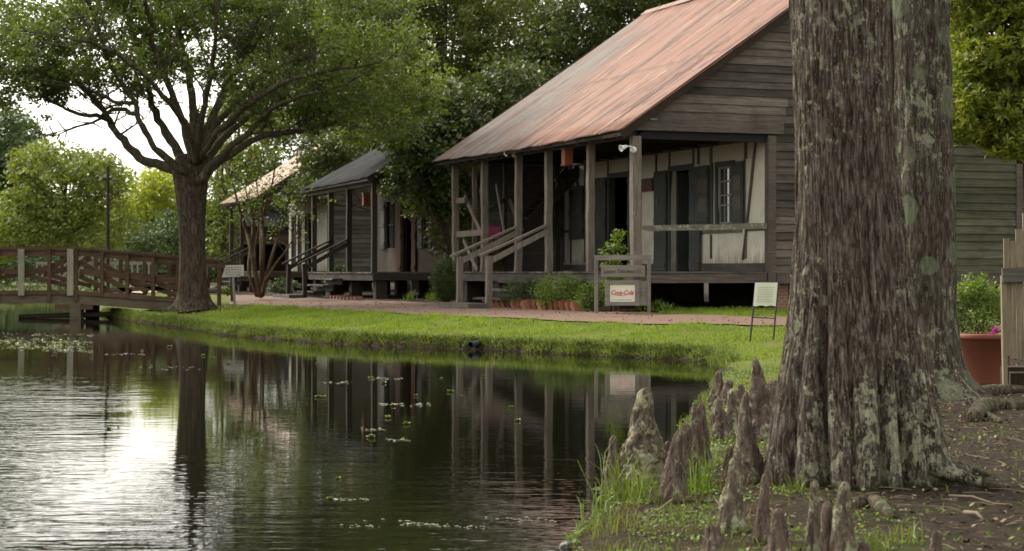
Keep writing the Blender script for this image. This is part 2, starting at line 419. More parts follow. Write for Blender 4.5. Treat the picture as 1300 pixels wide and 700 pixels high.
MAT['lily'] = leafm('floating water plant', [(.08, .13, .03), (.14, .20, .045), (.20, .26, .07)], .45, .2, scale=3)
MAT['flower'] = leafm('magenta petals', [(.40, .02, .25), (.55, .04, .38), (.6, .08, .4)], .5, .3, (1.2, .8, 1.2))
def litterm():
    m = M('fallen leaves', .85, .2); i = m.island()
    m.color(m.ramp([(0, (.03, .018, .012)), (.45, (.08, .052, .033)), (.75, (.15, .11, .075)), (.93, (.26, .21, .155)), (1, (.25, .07, .03))], i)); return m.m
MAT['litter'] = litterm()
# bark
MAT['oakbark'] = bark('oak bark', (.045, .033, .025), (.12, .09, .068), (.22, .175, .13), (.24, .25, .17), .66, (7, 7, 1.2), 5, ((.07, .075, .025), .9))
MAT['cypbark'] = bark('cypress bark', (.025, .018, .014), (.115, .085, .068), (.32, .275, .235), (.54, .53, .37), .575, (24, 24, 3.4), 18, ((.05, .048, .018), 5), None, low=(1.1, .05), k=.66)
MAT['cypbark2'] = bark('lichen covered bark', (.06, .045, .036), (.15, .12, .095), (.30, .26, .21), (.42, .43, .30), .56, (14, 14, 3), 10, None, ((.16, .18, .115), 3.4, .33), k=.5)
MAT['knee'] = bark('cypress knee bark', (.06, .042, .034), (.15, .11, .09), (.27, .21, .17), (.46, .45, .30), .555, (14, 14, 5), 22, ((.06, .06, .022), 6), k=.66, crack=.15)
MAT['kneelichen'] = bark('lichened knee bark', (.06, .045, .036), (.15, .12, .09), (.27, .22, .17), (.50, .50, .32), .50, (14, 14, 6), 16, ((.06, .065, .022), 7), k=.66, crack=.15)
MAT['branch'] = bark('grey brown branch bark', (.045, .038, .026), (.125, .105, .072), (.22, .19, .13), (.22, .24, .15), .60, (8, 8, 2), 6, k=.62)
MAT['myrtle'] = bark('smooth tan bark', (.12, .08, .05), (.22, .15, .09), (.32, .23, .14), (.3, .28, .2), .66, (10, 10, 2), 6)
# ================================================================== TERRAIN
def wp(px, py):   # a shoreline point on the pond surface
    Z = CAMZ*F/(py-345); return ((px-650)/F*Z, Z)
POND = [wp(130, 402), wp(165, 407), wp(200, 412), wp(240, 418), wp(280, 425), wp(340, 430), wp(400, 435), wp(460, 439), wp(550, 442),
        wp(640, 445), wp(720, 450), wp(800, 454), wp(860, 457), wp(905, 460), wp(918, 468), wp(910, 483), wp(900, 500), wp(886, 520), wp(868, 545),
        wp(845, 575), wp(803, 600), wp(772, 618), wp(753, 640), wp(741, 665), wp(740, 690), wp(746, 720), (.22, 5.6), (.12, 4.2), (-.1, 2.5), (-.3, 0), (-.5, -6),
        (-40, -8), (-60, 20), (-60, 73), (-30, 73.5), (-17, 72), (-14, 60), (-12.2, 52)]
PN = np.array(POND)
def shore(x, y):
    """signed distance to the shoreline, positive on land"""
    x = np.atleast_1d(np.asarray(x, float)); y = np.atleast_1d(np.asarray(y, float))
    best = np.full(x.shape, 1e9); inside = np.zeros(x.shape, bool)
    n = len(PN)
    for i in range(n):
        ax, ay = PN[i]; bx, by = PN[(i+1) % n]
        dx, dy = bx-ax, by-ay
        t = np.clip(((x-ax)*dx+(y-ay)*dy)/(dx*dx+dy*dy), 0, 1)
        best = np.minimum(best, np.hypot(x-ax-t*dx, y-ay-t*dy))
        c = ((ay > y) != (by > y)) & (x < (bx-ax)*(y-ay)/((by-ay) if by != ay else 1e-9)+ax)
        inside ^= c
    wob = .05*np.sin(x*3.1+y*1.7)+.035*np.sin(x*7.3-y*4.1)+.02*np.sin(x*13+y*11)
    return np.where(inside, -best, best)+wob
def ss(d, a, b):
    t = np.clip((d-a)/(b-a), 0, 1); return t*t*(3-2*t)
def height(x, y):
    x = np.atleast_1d(np.asarray(x, float)); y = np.atleast_1d(np.asarray(y, float))
    d = shore(x, y)
    far = .15*ss(d, -.02, .10)+.23*ss(d, .08, 3.2)+.08*ss(d, 2.5, 9)
    near = .05*ss(d, -.03, .2)+.08*ss(d, .1, 1.1)+.10*ss(d, 1, 7)
    k = ss(y, 16, 25)
    h = near*(1-k)+far*k
    h = h-.7*ss(-d, -.02, 1.6)-.01
    h = h+(.012*np.sin(x*2.3+1)*np.sin(y*1.9)+.006*np.sin(x*6.1)*np.sin(y*5.3+x))*ss(d, .3, 1)
    return h
def gz(x, y): return float(height(x, y)[0])
def hit(px, py, zoff=0):
    """the point where the sight line of a photo pixel meets the terrain"""
    Z = np.linspace(4, 140, 6000); x = (px-650)/F*Z; z = CAMZ-(py-345)/F*Z
    h = height(x, Z)+zoff
    k = np.argmax(z <= h)
    return Vector((x[k], Z[k], h[k]))
def axis(parts):
    out = []
    for a, b, st in parts: out += list(np.arange(a, b, st))
    return np.array(out+[parts[-1][1]])
gx = axis([(-400, -100, 25), (-100, -30, 4), (-30, -15, .8), (-15, -2, .16), (-2, 9, .11), (9, 20, .8), (20, 100, 6), (100, 400, 30)])
gy = axis([(-60, -10, 5), (-10, 4, .8), (4, 28, .11), (28, 55, .17), (55, 80, .6), (80, 130, 4), (130, 900, 35)])
X, Y = np.meshgrid(gx, gy)
Hh = height(X.ravel(), Y.ravel()); nx, ny = len(gx), len(gy)
idx = np.arange(nx*ny).reshape(ny, nx)
faces = np.stack([idx[:-1, :-1], idx[:-1, 1:], idx[1:, 1:], idx[1:, :-1]], -1).reshape(-1, 4)
ground = quads('ground', np.stack([X.ravel(), Y.ravel(), Hh], -1), MAT['ground'], smooth=True, faces=faces)
tag(ground, kind='structure')
def dirt_mask(x, y):
    d = shore(x, y)
    k = 1-ss(y, 12.5, 17)                                   # near bank under the cypress
    k = k*(.62+.25*ss(x, 1.2, 2.4))
    k = np.maximum(k, 1.1*(1-ss(d, .08, .14)))
    k = np.maximum(k, .9*ss(x-2.6, 0, .8)*(1-ss(y, 18, 26)))        # worn dirt right of the trunks
    k = np.maximum(k, .85*(1-ss(np.hypot((x+7.6)/2.2, (y-43)/3.2), .5, 1.3)))          # round the oak
    k = np.maximum(k, .45*(1-ss(np.hypot((x+7.3)/1.8, (y-38.3)/1.4), .4, 1.2)))
    # under and in front of the cottages
    u = -(x-2.18)*math.sin(HA)+(y-33)*math.cos(HA); v = (x-2.18)*math.cos(HA)+(y-33)*math.sin(HA)
    k = np.maximum(k, ss(v, .1, .6)*ss(u, .2, .8)*(1-ss(v, 7.5, 9)))
    k = np.maximum(k, .9*ss(v, -1.4, -.8)*ss(u, 2.2, 2.8))
    return k
HA = R(21.35)
dm = dirt_mask(X.ravel(), Y.ravel())
at = ground.data.attributes.new('dirt', 'FLOAT', 'POINT'); at.data.foreach_set('value', dm.astype(np.float32))
# pond
w = MB(); w.add([(-90, -30, 0), (30, -30, 0), (30, 90, 0), (-90, 90, 0)], [(0, 1, 2, 3)])
tag(w.build('pond_water', MAT['water']), kind='structure')
# brick path
def strip(name, up, lo, mat, zoff, n=60, m=10):
    U = [hit(*p) for p in up]; L = [hit(*p) for p in lo]
    def res(P, n):
        P = np.array([(p.x, p.y) for p in P]); s = np.r_[0, np.cumsum(np.hypot(*np.diff(P, axis=0).T))]
        t = np.linspace(0, s[-1], n); return np.stack([np.interp(t, s, P[:, 0]), np.interp(t, s, P[:, 1])], -1)
    U = res(U, n); L = res(L, n)
    wob = .05*np.sin(np.arange(n)*1.7)+.04*np.sin(np.arange(n)*.6)
    L = L+wob[:, None]*.6
    g = np.array([[a*(1-t)+b*t for t in np.linspace(0, 1, m)] for a, b in zip(U, L)])
    z = height(g[..., 0].ravel(), g[..., 1].ravel())+zoff
    V = np.concatenate([g.reshape(-1, 2), z[:, None]], -1)
    ii = np.arange(n*m).reshape(n, m)
    f = np.stack([ii[:-1, :-1], ii[:-1, 1:], ii[1:, 1:], ii[1:, :-1]], -1).reshape(-1, 4)
    return quads(name, V, mat, smooth=True, faces=f), U, L
PATH_UP = [(1300, 412), (1180, 409), (1010, 404), (860, 401), (750, 397), (650, 391), (575, 387.5), (500, 383.5), (400, 379.5), (330, 376.5), (290, 375)]
PATH_LO = [(1300, 424), (1180, 420), (1010, 415.5), (800, 412.5), (700, 408.5), (600, 404), (500, 398.5), (400, 393), (330, 389.5), (290, 387.5)]
pth, PU, PL = strip('brick_path', PATH_UP, PATH_LO, MAT['path'], .022, 160, 16)
tag(pth, kind='structure')
PPOLY = np.concatenate([PU, PL[::-1]])
def in_poly(P, x, y):
    ins = np.zeros(x.shape, bool)
    for i in range(len(P)):
        ax, ay = P[i]; bx, by = P[(i+1) % len(P)]
        ins ^= ((ay > y) != (by > y)) & (x < (bx-ax)*(y-ay)/((by-ay) if by != ay else 1e-9)+ax)
    return ins
# mulch bed in front of the main gallery
mb_, _, _ = strip('mulch_bed', [(835, 390), (760, 389), (700, 387), (640, 384), (600, 382)], [(835, 397.5), (760, 396), (700, 393), (640, 389.5), (600, 387.5)], MAT['mulch'], .03, 50, 8)
tag(mb_, kind='structure')
# pale gravel court seen through the bridge railing
gc = MB(); pts = [(-16.9, 75), (-13.2, 66), (-12.6, 84), (-22, 90)]
gc.add([(x, y, gz(x, y)+.06) for x, y in pts], [(0, 1, 2, 3)])
tag(gc.build('gravel_court', MAT['tan']), kind='structure')

# ================================================================== COTTAGES
def make_siding(mb, plane_u, v0, v1, h0, h1, exp=.155, lim=None, out=-1, axis='v', j=.006, seed=1):
    """lapped boards. axis 'v': wall at y=plane_u running in x; 'u': wall at x=plane_u running in y"""
    rr = random.Random(seed)
    h = h0
    while h < h1-.02:
        e = exp*rr.uniform(.86, 1.12); top = min(h+e, h1)
        a, b = v0, v1
        if lim:
            r = lim((h+top)/2)
            a, b = max(v0, r[0]), min(v1, r[1])
        if b-a > .1:
            # split a long course into planks
            cuts = [a]
            while b-cuts[-1] > 4.4: cuts.append(cuts[-1]+rr.uniform(2.2, 3.8))
            cuts.append(b)
            for c0, c1 in zip(cuts[:-1], cuts[1:]):
                s0, s1 = rr.uniform(-j, j), rr.uniform(-j, j); ko = rr.uniform(.024, .040)
                g = .003
                def P(t, o, z): return (t, plane_u+out*o, z) if axis == 'v' else (plane_u+out*o, t, z)
                lo0, lo1 = h+s0-.012, h+s1-.012
                a0 = a1 = c0; b0 = b1 = c1
                if lim:
                    rl, rt = lim(h), lim(top)
                    if c0 == a: a0, a1 = max(v0, rl[0]), max(v0, rt[0])
                    if c1 == b: b0, b1 = min(v1, rl[1]), min(v1, rt[1])
                vs_ = [P(a0+g, ko, lo0), P(b0-g, ko, lo1), P(b1-g, .004, top), P(a1+g, .004, top),
                       P(a0+g, ko-.02, lo0), P(b0-g, ko-.02, lo1), P(b1-g, -.012, top), P(a1+g, -.012, top)]
                mb.add(vs_, [(0, 1, 2, 3), (7, 6, 5, 4), (0, 4, 5, 1), (1, 5, 6, 2), (2, 6, 7, 3), (3, 7, 4, 0)])
        h = top
def wall_open(mb, x, th, u0, u1, h0, h1, ops):
    """wall in the plane x, running in y, with openings (ua,ub,ha,hb)"""
    cuts = sorted(ops); y = u0
    for ua, ub, ha, hb in cuts:
        if ua > y: mb.box(x, x+th, y, ua, h0, h1)
        if ha > h0: mb.box(x, x+th, ua, ub, h0, ha)
        if hb < h1: mb.box(x, x+th, ua, ub, hb, h1)
        y = ub
    mb.box(x, x+th, y, u1, h0, h1)
def roof_sheet(name, mat, parent, u0, u1, vE, hE, vR, hR, wave=.010, pitch=.09, sag=.03, ns=10, rag=.03):
    n = int((u1-u0)/pitch*4) if wave else 40
    U_ = np.linspace(u0, u1, n+1); T = np.linspace(0, 1, ns+1)
    rr = np.random.default_rng(3)
    r = np.repeat(rr.uniform(-rag, rag, n//24+2), 24)[:n+1]
    V = np.zeros((n+1, ns+1, 3))
    for k, t in enumerate(T):
        v = vE+(vR-vE)*t; h = hE+(hR-hE)*t
        e = r*(1-t)**3
        V[:, k, 0] = v+e*(-1 if vR > vE else 1); V[:, k, 1] = U_
        V[:, k, 2] = h+wave*np.sin(2*np.pi*(U_-u0)/pitch)-sag*np.sin(np.pi*(U_-u0)/(u1-u0))*(1-t*.3)-.04*math.sin(math.pi*t)+.008*np.sin(U_*5+t*4)
    top = V.reshape(-1, 3); bot = top-np.array([0, 0, .012])
    ii = np.arange((n+1)*(ns+1)).reshape(n+1, ns+1); N = ii.size
    f = np.stack([ii[:-1, :-1], ii[1:, :-1], ii[1:, 1:], ii[:-1, 1:]], -1).reshape(-1, 4)
    if vR < vE: f = f[:, ::-1]
    fb = f[:, ::-1]+N
    side = []
    for a in (ii[:, 0], ii[:, -1], ii[0, :], ii[-1, :]):
        for p, q in zip(a[:-1], a[1:]): side.append((p, q, q+N, p+N))
    return quads(name, np.concatenate([top, bot]), mat, parent, True, faces=np.concatenate([f, fb, np.array(side)]))
def rail_stair(root, ua, ub, D, Ft, hr, hn, treads, mats):
    st = MB(); n = treads
    for i in range(n):
        h = Ft*(1-(i+1)/(n+1)); v = -.12-i*.27
        st.box(v-.30, v, ua+.04, ub-.04, h-.045, h, .008)
        st.box(v-.035, v-.01, ua+.06, ub-.06, h-.17, h-.048)
    st.box(-D-.45, -D+.05, ua-.05, ub+.05, -.04, .075, .006)
    s = st.build('steps', mats['step'], root)
    for u in (ua, ub):
        MB().beam((-D, u, -.03), (-D+random.uniform(-.03, .03), u, Ft+hn), .11, .11, j=.004, seg=4).build('newel_post', mats['post'], root)
        r = MB(); r.beam((-D-.18, u, Ft+hn-.0), (.02, u, Ft+hr+.05), .12, .045, j=.003, seg=3)
        r.beam((-D+.03, u-.03, Ft+hn-.10), (.02, u-.03, Ft+hr-.07), .035, .11, j=.003, seg=3)
        r.build('handrail', mats['post'], root)
    return s
def slat_shutter(mb, x, ua, ub, ha, hb):
    mb.box(x-.03, x, ua, ub, ha, hb, .003)
    for h in (ha+.12, (ha+hb)/2, hb-.14): mb.box(x-.05, x-.031, ua+.02, ub-.02, h-.05, h+.05, .003)

# ---------------------------------------------------------------- main cottage
hx = empty('cottage', (2.18, 33, .45), HA)
tag(hx, 'large weathered cottage with a rusty orange-pink corrugated iron roof and white-walled front gallery', 'house')
FL = .70
EH = FL+2.53; RV, RH = 5.03, FL+6.22; EV = -.36; L = 9.75
slope = (RH-EH)/(RV-EV)
def rakeh(v): return EH+slope*((v-EV) if v < RV else (2*RV-EV-v))
rf = roof_sheet('roof', MAT['roof'], hx, -.22, 10.05, EV, EH, RV, RH, .011, .09, .05, 12)
rb = roof_sheet('roof', MAT['roof'], hx, -.22, 10.05, 2*RV-EV, EH, RV, RH, .011, .09, .05, 12)
rd = MB()
for k in range(60): pass
rc = MB(); 
for i in range(9):
    y0 = -.22+i*1.14; rc.add([(RV-.16, y0, RH-.10), (RV, y0, RH+.03), (RV+.16, y0, RH-.10), (RV-.16, y0+1.15, RH-.10), (RV, y0+1.15, RH+.03), (RV+.16, y0+1.15, RH-.10)], [(0, 1, 4, 3), (1, 2, 5, 4)])
rc.build('ridge_cap', MAT['roof'], hx)
b = MB()      # roof deck boards below the sheets and rake boards
b.prism([(EV+.05, EH-.06), (RV, RH-.10), (2*RV-EV-.05, EH-.06), (2*RV-EV-.05, EH-.12), (RV, RH-.17), (EV+.05, EH-.12)], 'y', -.15, 9.98)
b.build('roof_deck', MAT['darkboard'], hx)
b = MB()
for y in (-.19, 9.99):
    b = MB(); b.beam((EV+.02, y, EH-.10), (RV, y, RH-.10), .03, .17); b.build('rake_board', MAT['darkboard'], hx)
    b = MB(); b.beam((2*RV-EV-.02, y, EH-.10), (RV, y, RH-.10), .03, .17); b.build('rake_board', MAT['darkboard'], hx)
b = MB()
for i in range(17):
    u = .1+i*.6; b.beam((EV+.06, u, EH-.13), (2.7, u, EH-.13+slope*2.9), .05, .09)
b.build('rafter', MAT['darkboard'], hx)
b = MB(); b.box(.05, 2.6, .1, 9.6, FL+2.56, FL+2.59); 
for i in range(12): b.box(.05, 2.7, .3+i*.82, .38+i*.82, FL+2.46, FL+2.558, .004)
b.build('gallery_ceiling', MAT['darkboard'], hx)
# gable siding
b = MB()
make_siding(b, 0, -.05, 10.1, FL+2.74, RH-.15, .158, lambda h: (EV+(h+.14-EH)/slope, 2*RV-EV-(h+.14-EH)/slope), seed=5)
b.build('gable_siding', MAT['boardx'], hx)
b = MB(); make_siding(b, 0, 2.86, 5.8, FL-.02, FL+2.74, .158, seed=9); b.build('end_siding', MAT['boardx'], hx)
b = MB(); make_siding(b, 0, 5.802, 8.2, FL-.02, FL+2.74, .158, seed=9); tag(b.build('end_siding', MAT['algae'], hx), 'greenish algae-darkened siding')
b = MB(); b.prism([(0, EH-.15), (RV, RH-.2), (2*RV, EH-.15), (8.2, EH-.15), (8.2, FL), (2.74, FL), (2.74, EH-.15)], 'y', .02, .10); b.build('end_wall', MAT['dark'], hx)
b = MB(); b.box(2.70, 2.86, -.045, .1, FL-.2, FL+2.50, .004); b.build('corner_board', MAT['boardx'], hx)
b = MB(); make_siding(b, 1.6, 8.3, 10.3, FL-.5, FL+2.6, .158, seed=12); b.build('rear_siding', MAT['greenboard'], hx)
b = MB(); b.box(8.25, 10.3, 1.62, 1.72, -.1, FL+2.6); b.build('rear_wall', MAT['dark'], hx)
b = MB(); b.box(8.18, 8.32, -.045, .1, FL-.2, FL+2.1, .004); b.build('corner_board', MAT['boardx'], hx)
b = MB(); b.box(5.2, 5.24, .2, 7.15, -.1, FL-.2); b.build('underfloor_screen', MAT['postd'], hx)  # added screens below the floor, they keep the view under the cottage black
b = MB(); b.box(5.2, 5.24, 7.45, 9.6, -.1, FL-.2); b.build('underfloor_screen', MAT['postd'], hx)
b = MB(); b.box(2.9, 5.2, 9.5, 9.54, -.1, FL-.2); b.build('underfloor_screen', MAT['postd'], hx)
b = MB(); b.box(-.02, 3.02, -.05, .09, FL+2.53, FL+2.73, .004); b.build('porch_beam', MAT['boardx'], hx)
b = MB(); b.box(-.06, .10, .1, 9.75, FL+2.40, FL+2.56, .004); b.build('eave_beam', MAT['boardy'], hx)
# front wall with openings, plastered between the timbers
ops = [(1.36, 1.96, FL+.92, FL+2.02), (3.13, 4.03, FL, FL+2.05), (6.07, 7.05, FL, FL+2.05)]
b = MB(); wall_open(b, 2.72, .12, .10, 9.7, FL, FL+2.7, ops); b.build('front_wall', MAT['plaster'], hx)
b = MB()
XW = 2.72
for u in (.06, .84, 2.25, 2.78, 3.10-.09, 4.08, 4.7, 5.45, 6.0, 7.13, 8.4, 9.2, 9.62):
    hi = FL+2.5
    if u in (.84, 2.25): b.box(XW-.022, XW+.01, u-.045, u+.045, FL+2.12, hi, .004); b.box(XW-.022, XW+.01, u-.035, u+.035, FL+.25, FL+.72, .004)
    elif u == 2.78: b.box(XW-.022, XW+.01, u-.035, u+.035, FL+2.12, hi, .004)
    else: b.box(XW-.022, XW+.01, u-.028, u+.028, FL+.2, hi, .004)
b.beam((XW-.012, .42, FL+2.5), (XW-.012, .92, FL+.22), .03, .065, up=(1, 0, 0), j=.01, seg=5)
b.beam((XW-.012, 8.9, FL+2.3), (XW-.012, 8.0, FL+.3), .03, .09, up=(1, 0, 0), j=.01, seg=4)
b.box(XW-.02, XW+.01, .1, .84, FL+.76, FL+.84, .003); b.box(XW-.02, XW+.01, 1.0, 3.0, FL+.74, FL+.81, .003); b.box(XW-.02, XW+.01, 7.2, 9.6, FL+.9, FL+.96, .003)
b.box(XW-.025, XW+.01, .1, 9.65, FL+2.44, FL+2.52, .003)
b.build('wall_timbers', MAT['stud'], hx)
b = MB()
for a, c in ((.10, 3.05), (4.12, 6.0), (7.12, 9.6)): b.box(XW-.04, XW+.01, a, c, FL+.01, FL+.16, .004)
b.build('skirting_board', MAT['boardy'], hx)
# interior shell
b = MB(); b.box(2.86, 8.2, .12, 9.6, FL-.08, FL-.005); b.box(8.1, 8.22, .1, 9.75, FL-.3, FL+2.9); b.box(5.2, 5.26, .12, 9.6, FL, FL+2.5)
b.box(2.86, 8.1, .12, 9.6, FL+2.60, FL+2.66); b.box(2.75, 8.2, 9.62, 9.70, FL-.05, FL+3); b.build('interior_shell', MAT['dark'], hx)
# doors and windows
def door(parent, x, ua, ub, FLh, h, mat, shut):
    fr = MB(); fr.box(x-.03, x+.13, ua-.09, ua, FLh, FLh+h+.1, .003); fr.box(x-.03, x+.13, ub, ub+.09, FLh, FLh+h+.1, .003); fr.box(x-.035, x+.13, ua, ub, FLh+h, FLh+h+.1, .003)
    d = fr.build('door_frame', mat, parent)
    for a, c in shut:
        s = MB(); slat_shutter(s, x-.05, a, c, FLh+.02, FLh+h+.02); so_ = s.build('door_shutter', mat, parent)
        for hh in (FLh+.35, FLh+h-.3): MB().box(x-.055, x-.052, a+.02, a+.3, hh-.02, hh+.02).build('strap_hinge', MAT['iron'], so_)
    return d
door(hx, XW, 3.13, 4.03, FL, 2.05, MAT['shutter'], [(2.62, 3.06), (4.12, 4.68)])
door(hx, XW, 6.07, 7.05, FL, 2.05, MAT['shutter'], [(5.5, 5.98), (7.14, 7.95)])
lf = MB(); lf.box(XW+.12, XW+.65, 3.98, 4.02, FL+.02, FL+2.02); lf.build('door_leaf', MAT['shutter'], hx)
wf = MB()
for a, c, h0, h1 in ((.84, 1.36, 0, 0), (1.96, 2.25, 0, 0)): pass
wf.box(XW-.04, XW+.12, 1.28, 1.36, FL+.84, FL+2.12, .003); wf.box(XW-.04, XW+.12, 1.96, 2.04, FL+.84, FL+2.12, .003)
wf.box(XW-.045, XW+.12, 1.36, 1.96, FL+2.02, FL+2.12, .003); wf.box(XW-.06, XW+.12, 1.30, 2.02, FL+.84, FL+.92, .003)
wf.box(XW-.03, XW, .86, .90, FL+.8, FL+2.12); wf.box(XW-.03, XW, 2.16, 2.24, FL+.8, FL+2.12)
win = wf.build('window', MAT['shutter'], hx)
sa = MB()
for y in (1.38, 1.55, 1.76, 1.94): sa.box(XW+.02, XW+.05, y-.013, y+.013, FL+.92, FL+2.02)
for z in (.94, 1.28, 1.47, 1.74, 2.0): sa.box(XW+.018, XW+.048, 1.37, 1.95, FL+z-.014, FL+z+.014)
sa.build('sash', MAT['white'], win)
gl = MB(); gl.box(XW+.052, XW+.056, 1.36, 1.96, FL+.92, FL+2.02); gl.build('pane', MAT['glass'], win)
cu = MB(); cu.box(XW+.09, XW+.10, 1.38, 1.72, FL+.95, FL+2.02); cu.build('curtain', MAT['curtain'], win)
for (a, c) in ((.88, 1.27), (2.26, 2.72)):
    s = MB(); slat_shutter(s, XW-.05, a, c, FL+.90, FL+2.08); sh = s.build('window_shutter', MAT['shutter'], hx)
    s = MB(); s.box(XW-.088, XW-.052, a+.05, c-.05, FL+1.18, FL+1.82, .003); s.build('shutter_panel', MAT['greenboard'], sh)
s = MB(); slat_shutter(s, XW-.05, 8.4, 9.15, FL+.75, FL+1.95); s.build('window_shutter', MAT['shutter'], hx)
# gallery floor, edge beams, posts
b = MB()
y = -.03
while y < 9.7:
    b.box(-.05, XW, y, y+.138, FL-.035, FL+random.uniform(-.004, .004)); y += .142
b.build('gallery_floor', MAT['boardx'], hx)
b = MB(); b.box(-.02, .10, -.04, 9.75, FL-.21, FL-.04, .006); b.build('floor_beam', MAT['boardy'], hx)
b = MB(); b.box(.10, 2.68, -.02, .10, FL-.21, FL-.04, .006); b.box(2.88, 8.2, -.03, .10, FL-.22, FL-.03, .006); b.build('sill_beam', MAT['boardx'], hx)
b = MB()
for u in (1.5, 3, 4.5, 6, 7.5, 9.2): b.box(.1, 8.1, u, u+.1, FL-.2, FL-.09)
b.build('floor_joist', MAT['darkboard'], hx)
PU_ = [0.03, 2.06, 4.09, 5.76, 7.78, 9.63]
for i, u in enumerate(PU_):
    MB().beam((.05, u, FL), (.05+random.uniform(-.02, .02), u+random.uniform(-.02, .02), FL+2.42), .165 if i == 0 else .13, .155 if i == 0 else .125, j=.009, seg=7).build('gallery_post', MAT['post'], hx)
for v, u, w_ in ((.35, 9.2, .09), (.95, 8.85, .08), (1.5, 9.55, .09), (2.3, 9.0, .07)):
    MB().beam((v, u, FL), (v, u, FL+2.45), w_, w_, j=.006, seg=5).build('stair_post', MAT['post'] if v < .6 else MAT['postd'], hx)
# far end siding and the dark stair up to the loft
b = MB(); make_siding(b, 9.70, .85, 2.74, FL, FL+2.5, .2, out=-1, seed=3); b.build('far_end_siding', MAT['greenboard'], hx)
b = MB(); b.box(.85, 2.75, 9.71, 9.78, FL, FL+2.55); b.build('far_end_wall', MAT['dark'], hx)
b = MB()
for du in (0, .62): b.beam((.55, 8.75+du, FL+.1), (2.75, 8.75+du, FL+2.35), .05, .24)
for i in range(10): b.box(.62+i*.21, .86+i*.21, 8.77, 9.36, FL+.32+i*.218, FL+.355+i*.218)
for i in range(10): b.box(.84+i*.21, .86+i*.21, 8.77, 9.36, FL+.15+i*.218, FL+.32+i*.218)
b.beam((.2, 8.72, FL+1.15), (2.2, 8.72, FL+2.5), .045, .09)
b.build('loft_stair', MAT['postd'], hx)
b = MB()
for (v0, u0, h0, v1, u1, h1) in ((.12, 9.25, 1.70, .22, 8.35, .80), (.70, 8.75, 1.95, .50, 7.75, .85), (.12, 9.3, .72, .14, 8.45, 0.02), (1.0, 8.8, 1.7, 1.2, 8.4, .9)):
    b.beam((v0, u0, FL+h0), (v1, u1, FL+h1), .03, .10, up=(0, 0, 1), j=.003, seg=2)
b.build('stair_brace', MAT['post'], hx)
b = MB(); b.beam((.05, 7.85, FL+.86), (.05, 9.58, FL+.84), .04, .13, j=.004, seg=2); b.build('porch_rail', MAT['post'], hx)
b = MB(); b.beam((.05, 9.0, FL+1.60), (.05, 9.58, FL+1.60), .04, .12); b.build('porch_rail', MAT['post'], hx)
b = MB(); b.beam((.12, .03, FL+.765), (2.70, .03, FL+.845), .05, .105, j=.005, seg=6); b.build('porch_rail', MAT['boardxl'], hx)
# brown board sign box and small items on the wall
b = MB(); b.box(XW-.07, XW-.025, 4.78, 5.42, FL+1.68, FL+1.95, .004); b.build('wall_board', plain('dark red brown board', (.12, .055, .045), .8), hx)
b = MB(); b.box(XW-.10, XW-.025, 4.44, 4.52, FL+1.38, FL+1.52); b.build('wall_box', MAT['iron'], hx)
for (v, u, ww) in ((2.96, .16, .27), (7.9, .2, .4), (5.4, .25, .4)):
    MB().box(v, v+ww, u, u+.4, -.1, FL-.22).build('brick_pier', MAT['brick'], hx)
for (v, u) in ((.06, 1.15), (.06, 3.2), (.06, 5.0), (.06, 6.9), (.06, 8.9), (2.3, 4.0), (4.5, 2.6), (5.5, 5.5), (2.3, 7.4)):
    MB().box(v, v+.36, u, u+.4, -.1, FL-.21).build('block_pier', MAT['postd'], hx)
rail_stair(hx, 4.09, 5.80, 1.24, FL, .88, .31, 3, {'step': MAT['boardy'], 'post': MAT['post']})

def hp(v, u, h, root=hx):   # cottage coordinates to world
    return Matrix.Rotation(root.rotation_euler.z, 3, 'Z') @ Vector((v, u, h)) + root.location

